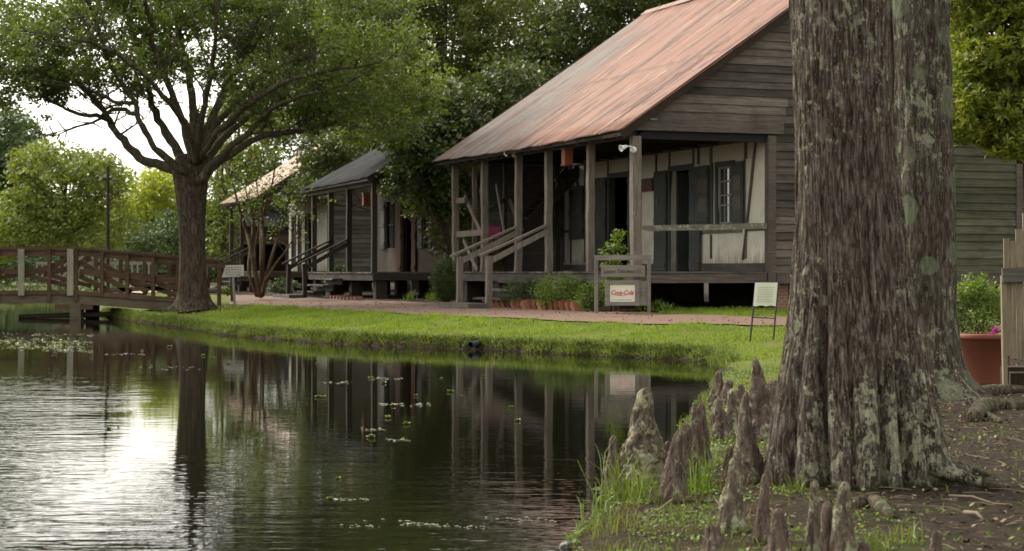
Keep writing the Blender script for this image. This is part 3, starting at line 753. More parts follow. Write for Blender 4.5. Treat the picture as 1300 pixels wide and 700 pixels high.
# ---------------------------------------------------------------- the two smaller cottages
def cottage(label, org, ang, D, L, posts, eh, rv, rh, V2, wallm, sidem, roofmat, openings, stair, under, framem, wave, walltop=2.3):
    r = empty('cottage', org, ang); tag(r, label, 'house')
    Fh = .70; E = Fh+eh; ev = -.22; sl_ = (rh-eh)/(rv-ev); Rh = Fh+rh
    roof_sheet('roof', roofmat, r, -.2, L+.25, ev, E, rv, Rh, wave, .1, .03, 8)
    roof_sheet('roof', roofmat, r, -.2, L+.25, 2*rv-ev, E, rv, Rh, wave, .1, .03, 8)
    b = MB(); b.prism([(ev+.05, E-.05), (rv, Rh-.08), (2*rv-ev-.05, E-.05), (2*rv-ev-.05, E-.11), (rv, Rh-.14), (ev+.05, E-.11)], 'y', -.15, L+.2); b.build('roof_deck', MAT['darkboard'], r)
    b = MB(); b.beam((ev+.02, -.18, E-.09), (rv, -.18, Rh-.09), .03, .15); b.build('rake_board', MAT['postd'], r); b = MB(); b.beam((2*rv-ev-.02, -.18, E-.09), (rv, -.18, Rh-.09), .03, .15); b.build('rake_board', MAT['postd'], r)
    b = MB(); make_siding(b, 0, -.05, 2*rv, Fh+eh-.02, Rh-.1, .17, lambda h: (ev+(h+.12-E)/sl_, 2*rv-ev-(h+.12-E)/sl_), seed=4); make_siding(b, 0, D+.12, V2, Fh, Fh+eh-.02, .17, seed=6)
    b.build('end_siding', sidem, r)
    b = MB(); b.prism([(0, E-.15), (rv, Rh-.2), (2*rv, E-.15), (V2, E-.15), (V2, Fh), (D+.04, Fh), (D+.04, E-.15)], 'y', .03, .1); b.build('end_wall', MAT['dark'], r)
    b = MB(); wall_open(b, D, .1, .08, L, Fh, Fh+eh, [o[:4] for o in openings]); b.build('front_wall', wallm, r)
    b = MB(); b.box(D-.03, D+.12, -.05, .08, Fh-.15, Fh+eh-.1); b.build('corner_board', framem, r)
    b = MB(); b.box(D+.1, V2, .1, L, Fh-.1, Fh-.01); b.box(V2-.1, V2, .1, L, Fh, Fh+eh); b.box(D+1.6, D+1.7, .1, L, Fh, Fh+eh); b.box(D+.1, V2, .1, L, Fh+eh-.05, Fh+eh); b.box(D+.1, V2, L-.08, L, Fh, Fh+eh); b.build('interior_shell', MAT['dark'], r)
    for (ua, ub, ha, hb, kind, sh) in openings:
        f = MB(); x = D
        f.box(x-.035, x+.05, ua-.07, ua, ha, hb+.08); f.box(x-.035, x+.05, ub, ub+.07, ha, hb+.08); f.box(x-.036, x+.05, ua, ub, hb, hb+.08)
        w_ = f.build('door_frame' if kind == 'door' else 'window', MAT['postd'], r)
        if kind == 'window':
            g = MB(); g.box(x+.05, x+.055, ua, ub, ha, hb); g.build('pane', MAT['glass'], w_)
            g = MB(); g.box(x+.02, x+.045, (ua+ub)/2-.015, (ua+ub)/2+.015, ha, hb); g.box(x+.022, x+.047, ua, ub, (ha+hb)/2-.015, (ha+hb)/2+.015); g.build('sash', MAT['white'] if sh[2] else MAT['shutter'], w_)
        for s_ in (0, 1):
            if sh[s_]:
                m_ = MB(); a, c = (ua-.08-sh[s_], ua-.08) if s_ == 0 else (ub+.08, ub+.08+sh[s_])
                slat_shutter(m_, x-.04, a, c, ha, hb); m_.build('shutter', MAT[sh[3]], r)
    b = MB(); y = 0
    while y < L: b.box(-.05, D, y, y+.19, Fh-.04, Fh+random.uniform(-.004, .004)); y += .195
    b.build('gallery_floor', MAT['boardx'], r)
    b = MB(); b.box(-.02, .1, -.03, L, Fh-.22, Fh-.05, .005); b.box(.1, V2, -.02, .1, Fh-.22, Fh-.05, .005); b.build('floor_beam', framem, r)
    b = MB(); b.box(-.03, .1, -.05, L, Fh+eh-.22, Fh+eh-.05, .005); b.box(.1, D, -.04, .08, Fh+eh-.22, Fh+eh-.03, .005); b.build('eave_beam', framem, r)
    for u in posts: MB().beam((.04, u+.05, Fh), (.04, u+.05, Fh+eh-.2), .14, .14, j=.006, seg=5).build('gallery_post', framem, r)
    for v in (.1, D+.1, D+1.9, V2-.4):
        for u in (.1, L*.36, L*.7, L-.4): MB().box(v, v+.3, u, u+.3, -.1, Fh-.22).build('block_pier', MAT['postd'], r)
    if stair: rail_stair(r, stair[0], stair[1], 1.2, Fh, .85, .22, 3, {'step': MAT['boardy'], 'post': MAT['postd']})
    return r
c2 = cottage('small dark brown cottage with a low dark grey roof, between its two rusty-roofed neighbours', (-3.62, 48.2, .44), R(19.2), 2.0, 7.4,
        [0, 2.68, 4.8, 6.9], 2.48, 4.0, 4.85, 6.6, MAT['brownboard'], MAT['brownboard'], MAT['roofdark'],
        [(1.35, 2.0, 1.35, 2.75, 'window', (.0, .45, 1, 'shutter')), (3.2, 4.15, .70, 2.7, 'door', (.38, .35, 0, 'orangesh')), (5.2, 5.9, 1.4, 2.75, 'window', (.0, .5, 0, 'shutter'))],
        (2.72, 4.8), 0, wood('grey porch timber', (.05, .045, .035), (.16, .145, .12), 'z'), 0) if MAT.setdefault('orangesh', wood('orange brown door wood', (.09, .045, .025), (.20, .10, .06), 'z')) else None
c3 = cottage('most distant cottage, with pale pink iron roof and white wall behind the multi-stemmed tree', (-8.72, 64.2, .46), R(19.0), 2.4, 6.6,
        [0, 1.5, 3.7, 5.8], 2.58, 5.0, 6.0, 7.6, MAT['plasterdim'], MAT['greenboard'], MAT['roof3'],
        [(2.3, 3.6, .70, 2.75, 'door', (.0, .0, 0, 'shutter')), (4.45, 4.85, .70, 2.75, 'door', (0, 0, 0, 'shutter')), (5.4, 5.95, .9, 2.75, 'window', (0, 0, 0, 'shutter'))],
        (1.55, 3.75), 0, wood('brown porch timber', (.05, .035, .025), (.16, .12, .09), 'z'), .011)
# far barn behind
br = empty('barn', (-12.4, 84, .45), R(19)); tag(br, 'low dark brown barn with open front, far behind the pink-roofed cottage', 'barn')
b = MB(); make_siding(b, 0, 0, 4.6, 1.95, 2.75, .2, seed=8); b.build('front_wall', MAT['brownboard'], br)
b = MB(); b.box(0, 4.6, 3, 3.1, 0, 2.8); b.box(0, .1, .1, 3, 0, 2.8); b.box(4.5, 4.6, .1, 3, 0, 2.8); b.build('wall', MAT['postd'], br)
b = MB(); b.add([(-.3, -.4, 2.7), (4.9, -.4, 2.7), (4.9, 3.3, 3.7), (-.3, 3.3, 3.7), (-.3, -.4, 2.76), (4.9, -.4, 2.76), (4.9, 3.3, 3.76), (-.3, 3.3, 3.76)], [(3, 2, 1, 0), (4, 5, 6, 7), (0, 1, 5, 4), (1, 2, 6, 5), (2, 3, 7, 6), (3, 0, 4, 7)]); b.build('roof', MAT['roofdark'], br)
for v in (.05, 2.2, 3.2, 4.5): MB().beam((v, .05, 0), (v, .05, 1.95), .14, .14).build('post', MAT['postd'], br)
# ================================================================== BRIDGE
bx_ = empty('footbridge', (W(97, 405, 45).x, 45, 0)); tag(bx_, 'brown wooden footbridge with crossed railings over the pond at the left', 'bridge')
def BX(px): return (px-97)/F*45           # metres along the bridge from the pier, at its distance
def deck(x):                                # height of the deck along the bridge
    return .63 if x < 0 else .63-.075*x*1.02
def railh(x): return deck(x)+1.07-(.0 if x < 0 else .013*x)
x_end = 2.65; xs = [-9.0, 0, x_end]
b = MB()
x = -9.0
while x < x_end: b.beam((x+.07, -.05, deck(x)+.0), (x+.07, 1.85, deck(x)+.0), .135, .045, j=.002); x += .145
b.build('deck', MAT['bridgedk'], bx_)
b = MB()
for y in (-.10, 1.90):
    for a, c in ((-9.0, 0), (0, x_end)):
        b.beam((a, y, deck(a)-.15), (c, y, deck(c)-.15), .08, .22, j=.003, seg=3)
b.build('side_beam', MAT['bridgedk'], bx_)
b = MB(); 
for a, c in ((-9.0, 0), (0, x_end)): b.beam((a, -.16, deck(a)+.015), (c, -.16, deck(c)+.015), .06, .10, j=.003, seg=3)
b.build('deck_edge', MAT['bridge'], bx_)
RE = x_end+.84
for y in (-.14, 1.94):
    b = MB()
    for a, c in ((-9.0, .03), (.03, RE)): b.beam((a, y, railh(a)+.02), (c, y, railh(c)+.02), .17, .05, j=.003, seg=3); b.beam((a, y+.04, railh(a)-.09), (c, y+.04, railh(c)-.09), .04, .13, j=.003, seg=3)
    b.build('top_rail', MAT['bridge'], bx_)
    b = MB()
    for a, c in ((0.1, x_end),): b.beam((a, y+.03, railh(a)-.55), (c, y+.03, railh(c)-.55), .045, .13, j=.003, seg=3)
    P_ = [(-3.05, -1.87), (-1.87, -.62), (-.62, 0), ]
    bays = [(-5.5, -3.7), (-3.7, -1.87), (-1.25, -.1), (.1, 1.27), (1.27, x_end)]
    for i, (a, c) in enumerate(bays):
        if i % 2 == 0: a, c = c, a
        if i == 4:
            b.beam((c, y+.06, railh(c)-.62), (a, y+.06, deck(a)+.08), .04, .12, seg=2); b.beam((a, y+.06, railh(a)-.68), (c-.6, y+.06, deck(c)+.15), .04, .10, seg=2)
        elif i == 3:
            b.beam((.1, y+.06, railh(.1)-.3), (1.35, y+.06, deck(1.35)+.1), .04, .14, seg=2); b.beam((.1, y+.07, railh(.1)-.65), (.9, y+.07, deck(1)+.1), .04, .12, seg=2)
        else:
            m0 = (a+c)/2
            b.beam((a, y+.06, railh(a)-.20), (m0, y+.06, railh(m0)-.48), .04, .14); b.beam((m0, y+.06, railh(m0)-.48), (c, y+.06, railh(c)-.58), .04, .14)
            b.beam((a, y+.08, deck(a)+.15), (c, y+.08, railh(c)-.62), .04, .11)
    b.beam((-9, y+.03, deck(-9)+.5), (-1.25, y+.03, deck(-1)+.52), .045, .12, j=.003, seg=3)
    b.build('brace', MAT['bridge'], bx_)
    for x in [-7.4, -6.2, -5.0, -3.7, -2.5, -1.87, -.62, .03, .66, 1.27, 1.9, x_end-.15, x_end-.15+1.0]:
        if x < .05: z0, z1 = deck(x)-.2, railh(x)-.0
        elif x > x_end: z0, z1 = .3, railh(x)
        else: z0, z1 = deck(x)-.02, railh(x)
        off = -.06 if y < 0 else .06
        MB().beam((x, y+off*.3, z0), (x, y+off*.3, z1-.01), .085, .09, j=.003, seg=3).build('post', MAT['bridge'], bx_)
for x in (-1.28, -.09):
    MB().beam((x, -.235, deck(x)-.06), (x, -.235, railh(x)-.0), .15, .045, j=.003, seg=2).build('post', MAT['bridgenew'], bx_)
for x in (-4.9,): MB().beam((x, -.235, deck(x)-.06), (x, -.235, railh(x)), .15, .045).build('post', MAT['bridgenew'], bx_)
for x, y, m_ in ((0, 0, 'bridgedk'), (0, 1.8, 'bridge'), (-.22, 1.0, 'postd'), (.25, .6, 'postd'), (-5.6, 0, 'bridge'), (-5.6, 1.8, 'bridge')):
    MB().beam((x, y, -.8), (x, y, deck(x)-.2), .27, .27, j=.004, seg=2).build('pier_post', MAT[m_], bx_)
MB().beam((-.5, -.02, deck(0)-.34), (.42, -.02, deck(0)-.34), .2, .12).build('cross_head', MAT['bridge'], bx_)
lg = MB(); lg.tube([(-1.3, .3, .045), (.4, .1, .09), (1.3, .2, .12)], [.05, .07, .05], 8)
o = lg.build('floating_log', MAT['postd']); o.location = (bx_.location.x-.2, 45.1, 0); tag(o, 'dark waterlogged log lying low across the foot of the bridge pier', 'log')

# pale handrailing on the far side
fr = empty('handrail_fence', (-13.6, 66, .45)); tag(fr, 'pale grey balustrade on the far bank seen through the sloping bridge railing', 'railing')
b = MB(); b.box(-3.4, .8, 0, .06, .95, 1.05); b.box(-3.4, .8, 0, .06, .42, .5); b.build('rail', MAT['farwhite'], fr)
for i in range(22): MB().box(-3.4+i*.2, -3.34+i*.2, -.01, .05, .42 if i < 12 else .1, .95).build('baluster', MAT['farwhite'], fr)
b = MB(); b.beam((-2.4, -.3, .1), (-1.2, -.3, 1.3), .06, .10); b.beam((-2.8, -.3, .1), (-1.6, -.3, 1.3), .06, .08); b.beam((-2.0, -.3, .1), (-.8, -.3, 1.3), .06, .08); b.build('stair_rail', MAT['farwhite'], fr)

# ================================================================== FOLIAGE TOOLS
def leaf_quads(C, size, asp=.55, up=.5, g=None, fold=0):
    g = g or rng; N = len(C)
    n = g.normal(size=(N, 3)); n[:, 2] = np.abs(n[:, 2])+up; n /= np.linalg.norm(n, axis=1)[:, None]
    a = g.normal(size=(N, 3)); a -= n*(a*n).sum(1)[:, None]; a /= np.linalg.norm(a, axis=1)[:, None]
    b = np.cross(n, a); s = size*g.uniform(.65, 1.35, N)[:, None]
    return np.stack([C-a*s*.5, C+b*s*asp*.5-a*s*.05, C+a*s*.5, C-b*s*asp*.5-a*s*.05], 1)
def clump(centers, r, n, g=None, flat=.6):
    g = g or rng; K = len(centers)
    r = np.broadcast_to(np.asarray(r, float), (K,))
    P = g.normal(size=(K, n, 3)); P /= np.linalg.norm(P, axis=2)[..., None]; P *= g.uniform(0.15, 1, (K, n, 1))**.55
    P[..., 2] *= flat
    return (np.asarray(centers)[:, None, :]+P*r[:, None, None]).reshape(-1, 3)
def lobes_clumps(lobes, dens, g, shell=.55):
    out = []
    for (c, rx, ry, rz) in lobes:
        n = max(6, int(dens*(rx*ry+ry*rz+rx*rz)))
        d = g.normal(size=(n, 3)); d /= np.linalg.norm(d, axis=1)[:, None]
        rad = g.uniform(shell**3, 1.12, n)**(1/3)
        out.append(np.array(c)+d*rad[:, None]*np.array([rx, ry, rz]))
    return np.concatenate(out)
def tree(name, label, cat, base, H, crown, leafmat, barkmat, leaf=.2, dens=9, per=26, cr=.6, trunk_r=.18, group=None, seed=1, limbs=9, shell=.5, asp=.6, up=.4):
    """crown: list of (dx,dy,dz,rx,ry,rz) lobes relative to the base"""
    g = np.random.default_rng(seed); rr = random.Random(seed)
    t = empty(name, base); tag(t, label, cat, group)
    b = MB(); top = Vector((crown[0][0]*.6, crown[0][1]*.6, H*.72))
    pts = [Vector((0, 0, -.2))]+[Vector((0, 0, 0)).lerp(top, k/5)+Vector((rr.uniform(-.15, .15), rr.uniform(-.15, .15), 0))*(k > 0) for k in range(1, 6)]
    b.tube(pts, [trunk_r*1.25, trunk_r, trunk_r*.85, trunk_r*.7, trunk_r*.5, trunk_r*.3], 9)
    for i in range(limbs):
        lo = crown[i % len(crown)]; s = pts[0].lerp(top, rr.uniform(.35, .8)); s = Vector((s.x, s.y, s.z))
        e = Vector((lo[0]+rr.uniform(-.6, .6)*lo[3], lo[1]+rr.uniform(-.6, .6)*lo[4], lo[2]+rr.uniform(-.4, .5)*lo[5]))
        m_ = s.lerp(e, .5)+Vector((0, 0, -.08*(e-s).length))
        b.tube([s, m_, e], [trunk_r*.45, trunk_r*.3, trunk_r*.1], 6)
    b.build('trunk', barkmat, t, True)
    K = lobes_clumps([((l[0], l[1], l[2]), l[3], l[4], l[5]) for l in crown], dens, g, shell)
    C = clump(K, cr*g.uniform(.6, 1.3, len(K)), per, g)
    quads('crown', leaf_quads(C, leaf, asp, up, g), leafmat, t)
    return t

# ================================================================== THE OAK
OZ = 43.0
ob = W(245, 386, OZ); ob.z = gz(ob.x, ob.y)
oak = empty('oak_tree', (ob.x, ob.y, 0)); tag(oak, 'big spreading oak with thick forked limbs at the end of the footbridge', 'tree')
def O(px, py, dz=0):
    p = W(px, py, OZ+dz); return Vector((p.x-ob.x, p.y-ob.y, p.z))
PXM = OZ/F
# trunk: a fluted loft
def loft(rings, n, fn=None, name='trunk', mat=None, parent=None, cap=True):
    """rings: list of (center Vector, radius); fn(theta, k, t)->radius factor"""
    V = []; m = len(rings)
    for k, (c, r) in enumerate(rings):
        for i in range(n):
            a = 2*math.pi*i/n; f = fn(a, k, k/(m-1)) if fn else 1
            V.append((c.x+math.cos(a)*r*f, c.y+math.sin(a)*r*f, c.z))
    ii = np.arange(m*n).reshape(m, n); jj = np.roll(ii, -1, 1)
    f = np.stack([ii[:-1], jj[:-1], jj[1:], ii[1:]], -1).reshape(-1, 4)
    if cap:   # close the top with a fan of quads
        V.append(tuple(rings[-1][0])); ci = len(V)-1
        capf = [(ii[-1, i], ii[-1, (i+1) % n], ii[-1, (i+2) % n], ci) for i in range(0, n-1, 2)]
        f = np.concatenate([f, np.array(capf)])
    return quads(name, V, mat, parent, True, faces=f)
prof = [(392, 66), (386, 56), (380, 47), (370, 41), (355, 38), (335, 36), (310, 35), (285, 36), (260, 40), (240, 44), (222, 50), (208, 46), (196, 34)]
rings = []
for k in range(60):
    t = k/59*(len(prof)-1); i = min(int(t), len(prof)-2); f_ = t-i
    y = prof[i][0]*(1-f_)+prof[i+1][0]*f_; w_ = prof[i][1]*(1-f_)+prof[i+1][1]*f_
    rings.append((O(245-(386-y)*.02, y), w_*.93*PXM/2))
loft(rings, 90, lambda a, k, t: 1+.05*math.sin(a*5+1)*(1.2-t)+.10*max(0, .12-t)/.12*math.sin(a*7+2)+.035*noise.noise(Vector((math.cos(a)*4, math.sin(a)*4, k*.10)))+.02*noise.noise(Vector((math.cos(a)*16, math.sin(a)*16, k*.25))), 'trunk', MAT['oakbark'], oak)
LIMBS = [
 ([(236, 222, 0), (215, 214, .2), (192, 206, .3), (172, 195, .4), (155, 178, .5), (141, 158, .6), (130, 138, .7), (112, 118, .8), (92, 98, 1), (70, 80, 1.2), (40, 62, 1.4)], 13, 3),
 ([(142, 156, .6), (122, 147, .3), (98, 146, .1), (78, 135, 0), (58, 126, -.2), (30, 120, -.4)], 6, 2),
 ([(176, 148, -.2), (160, 140, -.2), (142, 140, 0), (128, 150, .3)], 5, 4),
 ([(235, 218, -.4), (215, 204, -.6), (198, 187, -.8), (183, 168, -1), (176, 148, -1.1), (168, 128, -1.2), (150, 98, -1.5), (132, 60, -2), (118, 20, -2.4)], 9, 3),
 ([(172, 130, -1.1), (150, 130, -1.3), (128, 122, -1.5), (100, 108, -1.7), (85, 108, -1.9)], 5, 2),
 ([(238, 214, .6), (222, 186, .8), (205, 160, 1), (193, 132, 1.3), (186, 100, 1.6), (176, 60, 2), (160, 15, 2.6), (150, -40, 3)], 11, 4),
 ([(243, 206, -.3), (236, 170, -.5), (226, 140, -.7), (212, 105, -1.1), (196, 65, -1.5), (190, 20, -2), (176, -40, -2.6)], 10, 4),
 ([(247, 200, .3), (246, 160, .5), (243, 120, .8), (236, 80, 1.1), (226, 40, 1.5), (222, -20, 2), (216, -80, 2.4)], 13, 4),
 ([(249, 200, -.5), (256, 160, -1), (262, 120, -1.4), (270, 80, -2), (274, 40, -2.6), (280, -30, -3.2)], 9, 3),
 ([(250, 200, .2), (262, 165, .4), (278, 128, .6), (296, 95, 1), (312, 60, 1.4), (322, 25, 1.8), (330, -30, 2.2)], 11, 4),
 ([(254, 196, -.2), (272, 165, -.6), (292, 138, -1), (316, 112, -1.3), (340, 92, -1.6), (368, 78, -1.9), (400, 70, -2.2), (440, 58, -2.5)], 9, 3),
 ([(258, 205, .6), (280, 178, 1.1), (300, 162, 1.6), (325, 140, 2.2), (352, 118, 2.8), (384, 98, 3.4), (420, 84, 4)], 10, 3),
 ([(256, 226, .1), (276, 206, .3), (300, 190, .6), (324, 178, .9), (350, 170, 1.1), (378, 168, 1.2), (402, 160, 1.3), (436, 158, 1.3)], 11, 4),
 ([(254, 230, -.5), (274, 205, -1), (296, 184, -1.6), (322, 162, -2), (345, 140, -2.5), (372, 126, -3), (410, 118, -3.4)], 10, 3),
 ([(250, 206, -.8), (240, 170, -1.6), (215, 130, -2.6), (190, 100, -3.4), (150, 70, -4.2), (100, 50, -4.8)], 8, 3),
 ([(252, 206, -.8), (275, 170, -1.8), (320, 130, -3), (370, 100, -4), (430, 90, -4.6)], 8, 3),
 ([(246, 206, 1), (250, 165, 2), (240, 110, 3.2), (228, 40, 4.4)], 8, 3),
 ([(252, 206, 1), (290, 160, 2.4), (350, 100, 3.6), (420, 40, 4.6)], 8, 3),
]
b = MB(); tips = []
rr = random.Random(11)
def smooth_pts(P, k=3):
    out = []
    for i in range(len(P)-1):
        p0 = P[max(i-1, 0)]; p1 = P[i]; p2 = P[i+1]; p3 = P[min(i+2, len(P)-1)]
        for j in range(k):
            t = j/k
            out.append(.5*((2*p1)+(p2-p0)*t+(2*p0-5*p1+4*p2-p3)*t*t+(3*p1-p0-3*p2+p3)*t**3))
    return out+[P[-1]]
def under(p):     # crown skirt: lowest foliage height across the crown
    px = 650+(p.x+ob.x)/(p.y+ob.y)*F
    lim_px = np.interp(px, [-120, 0, 55, 75, 110, 150, 200, 260, 330, 400, 440, 540], [164, 160, 150, 134, 122, 120, 138, 152, 152, 160, 190, 198])
    lim_px = lim_px-8+30*noise.noise(Vector((p.x*.55, p.y*.5, 1.7)))+16*noise.noise(Vector((p.x*1.7, p.y*1.5, 4)))
    return CAMZ+(345-lim_px)/F*OZ
def branch(start, d, Lb, r, lvl):
    n = 4; pts = [start]; dd = d.normalized()
    for i in range(n):
        dd = (dd+Vector((rr.uniform(-.25, .25), rr.uniform(-.25, .25), rr.uniform(-.12, .2)))).normalized()
        pts.append(pts[-1]+dd*Lb/n)
    b.tube(pts, [r*(1-.17*i) for i in range(n+1)], 5, False)
    if lvl == 0: tips.append(pts[-1]); tips.append(pts[-2]); return
    for i in range(1, n+1):
        for q in range(2):
            a = Vector((rr.uniform(-1, 1), rr.uniform(-1, 1), rr.uniform(-.35, .8))).normalized()
            branch(pts[i], (dd*.6+a), Lb*rr.uniform(.35, .6), r*.5, lvl-1)
for P, w0, w1 in LIMBS:
    Q = smooth_pts([O(*p) for p in P]); n = len(Q)
    Q = [q+Vector((rr.uniform(-1, 1), rr.uniform(-1, 1), rr.uniform(-1, 1)))*.035 for q in Q]
    rad = [(w0*1.22+(w1*1.2-w0*1.22)*(i/(n-1))**.75)*PXM/2*rr.uniform(.88, 1.14) for i in range(n)]
    b.tube(Q, rad, 9)
    for i in range(int(n*.42), n, 1):
        if rr.random() < .75:
            d = (Q[i]-Q[i-1]).normalized(); a = Vector((rr.uniform(-1, 1), rr.uniform(-1, 1), rr.uniform(-.2, .9))).normalized()
            branch(Q[i], d*.5+a, rr.uniform(.8, 1.7), max(rad[i]*.38, .018), 1)
    branch(Q[-1], Q[-1]-Q[-3], 1.5, rad[-1]*.8, 1)
b.build('limbs', MAT['branch'], oak, True)
tips = [t_ for t_ in tips if t_.z > under(t_)-.1]
g = np.random.default_rng(5)
K = np.array([tuple(t_) for t_ in tips]); K = K[~((K[:, 0] < -.3) & (K[:, 2] > 7.6+1.2*np.clip(K[:, 0]+3, 0, 3)))]  # leaf clumps high over the pond dropped to open sky for its reflection
C = clump(K, .30*g.uniform(.6, 1.4, len(K)), 26, g, .6)
# denser outer crown
lob = [(O(60, 75, 0), 2.4, 2.2, .9), (O(-20, 75, .5), 2.0, 2.0, 1.4), (O(20, 15, .5), 2.2, 2.0, .9), (O(40, 10, 0), 2.4, 2.2, .8), (O(150, -10, -1), 2.2, 3, 1.2), (O(280, -40, 0), 3.2, 4, 1.6),
       (O(400, -20, 0), 2.6, 4, 1.6), (O(440, 60, -1), 1.8, 3, 1.4), (O(470, 130, -1.5), 1.5, 1.4, 1.0), (O(410, 120, 1), 1.2, 2.4, .6), (O(330, 40, 2), 1.8, 2.2, .9), (O(-60, 100, 0), 1.6, 3, .9), (O(495, 165, -1.5), .9, 1.1, .6), (O(470, 150, -.8), 1.3, 1.4, .8), (O(520, 120, -1), 1.0, 1.4, .9), (O(425, 150, 0), 1.0, 1.4, .5), (O(250, 60, -1.5), 2.6, 1.6, 1.1), (O(200, 90, -2.2), 1.4, 1.0, .5), (O(330, 110, -2), 1.5, 1.2, .7)]
K2 = lobes_clumps([(tuple(c), x_, y_, z_) for c, x_, y_, z_ in lob], 9.5, g, .25)
K2 = np.array([k for k in K2 if k[2] > under(Vector(k))])
def open_top(K): return K[~((K[:, 0] < -.3) & (K[:, 2] > 7.6+1.2*np.clip(K[:, 0]+3, 0, 3)))]   # crown cut away above the pond so that open sky reflects in it
K2 = open_top(K2)
C2 = clump(K2, .33*g.uniform(.5, 1.5, len(K2)), 38, g, .55)
CC = np.concatenate([C, C2])
inn = (CC[:, 0] > -3.0) & (CC[:, 0] < 3.4) & (CC[:, 2] < 6.9) & (CC[:, 1] < .5)      # the hollow of the crown, where the limbs show
blk = np.array([noise.noise(Vector((p_[0]*.9, p_[1]*.9, p_[2]*.9))) for p_ in CC[inn]])
keep = np.ones(len(CC), bool); keep[np.where(inn)[0]] = blk > .12
CC = CC[keep]
quads('crown', leaf_quads(CC, .105, .6, .5, g), MAT['oak'], oak)

# ================================================================== TREES BEHIND
def T(px, py_base, Z): 
    p = W(px, py_base, Z); p.z = gz(p.x, p.y); return p
def crown_px(base, Z, L_):   # lobes given as photo pixels (x,y,rx,ry) with depth offset and depth radius
    out = []
    for (px, py, rx, ry, dz, rd) in L_:
        p = W(px, py, Z+dz); out.append((p.x-base.x, p.y-base.y, p.z-base.z, rx*Z/F, rd, ry*Z/F))
    return out
def TP(name, label, cat, px, Z, H_, lobes, **k):
    base = T(px, 370, Z); return tree(name, label, cat, base, H_, crown_px(base, Z, lobes), **k)
BG = 'trees behind the pond and cottages'
TP('tree', 'dark blue-green tree at the far left edge, rising behind the round yellow-green tree', 'tree', 8, 92, 9, [(-30, 200, 70, 70, 0, 4), (10, 185, 45, 45, 0, 4), (-5, 270, 60, 60, 0, 4), (30, 215, 28, 50, 1, 3)],
   leafmat=MAT['fardark'], barkmat=MAT['branch'], leaf=.24, dens=9, per=26, cr=.7, trunk_r=.25, group=BG, seed=21)
TP('tree', 'broad fresh-green tree behind the left half of the footbridge', 'tree', 78, 78, 7, [(85, 240, 70, 52, 0, 4), (60, 215, 40, 32, 0, 3), (120, 225, 36, 32, 0, 3), (40, 280, 50, 40, -1, 3), (110, 290, 55, 35, -1, 3), (10, 300, 40, 30, -2, 2)],
   leafmat=MAT['farleaf'], barkmat=MAT['branch'], leaf=.19, dens=11, per=28, cr=.55, trunk_r=.16, group=BG, seed=22, limbs=14)
TP('tree', 'brightest yellow-green tree, backlit just left of the oak trunk', 'tree', 190, 96, 6, [(185, 262, 48, 46, 0, 3), (212, 236, 32, 30, 0, 3), (165, 285, 30, 36, 0, 3)],
   leafmat=MAT['yellowgreen'], barkmat=MAT['branch'], leaf=.21, dens=11, per=26, cr=.55, trunk_r=.12, group=BG, seed=23)
TP('tree', 'mid-green tree with dark lower branches behind the oak trunk', 'tree', 222, 84, 5, [(205, 305, 44, 32, 0, 3), (250, 290, 40, 40, 0, 3), (170, 320, 32, 24, 0, 3)],
   leafmat=MAT['fardark'], barkmat=MAT['branch'], leaf=.19, dens=11, per=26, cr=.5, trunk_r=.14, group=BG, seed=24)
TP('tree', 'bright green tree between the oak trunk and the farthest cottage', 'tree', 285, 82, 8, [(285, 230, 42, 50, 0, 3), (300, 170, 60, 40, 1, 3), (270, 300, 30, 45, 0, 3), (340, 130, 50, 40, 1, 3)],
   leafmat=MAT['farleaf'], barkmat=MAT['branch'], leaf=.19, dens=12, per=26, cr=.55, trunk_r=.16, group=BG, seed=25)
TP('tree', 'green tree rising behind the pale pink roof of the farthest cottage', 'tree', 420, 88, 12, [(390, 190, 55, 55, 0, 3), (440, 130, 70, 60, 0, 4), (330, 240, 40, 40, 0, 2), (380, 60, 80, 60, 0, 4)],
   leafmat=MAT['fardark'], barkmat=MAT['branch'], leaf=.22, dens=10, per=26, cr=.6, trunk_r=.2, group=BG, seed=26)
TP('tree', 'low bushy tree at the left edge, in front of the dark blue-green one', 'tree', -30, 86, 5, [(-40, 290, 40, 40, 0, 3), (0, 330, 40, 22, 0, 2), (150, 335, 50, 18, 2, 2), (60, 340, 60, 14, 2, 2)],
   leafmat=MAT['fardark'], barkmat=MAT['branch'], leaf=.2, dens=10, per=26, cr=.5, trunk_r=.12, group=BG, seed=27)
TP('tree', 'tall olive-green tree between the oak and the big rusty roof', 'tree', 560, 62, 13, [(560, 60, 95, 75, 0, 4), (480, 40, 80, 70, 1, 4), (640, 50, 70, 60, 0, 4), (600, -20, 110, 50, 0, 4), (610, 130, 60, 55, -1, 3), (500, 120, 60, 55, 0, 3), (470, -40, 90, 40, 0, 4)],
   leafmat=MAT['oakbg'], barkmat=MAT['branch'], leaf=.14, dens=14, per=42, cr=.55, trunk_r=.3, group=BG, seed=28, limbs=16, shell=.35)
TP('evergreen_tree', 'dark glossy evergreen rising behind the ridge of the big rusty roof', 'tree', 770, 58, 11, [(745, 20, 62, 50, 0, 3), (800, -10, 60, 50, 0, 3), (690, 100, 45, 60, 0, 3), (720, 60, 50, 50, 0, 3), (860, -20, 60, 30, 0, 3)],
   leafmat=MAT['evergreen'], barkmat=MAT['branch'], leaf=.15, dens=15, per=40, cr=.5, trunk_r=.25, group=BG, seed=29)
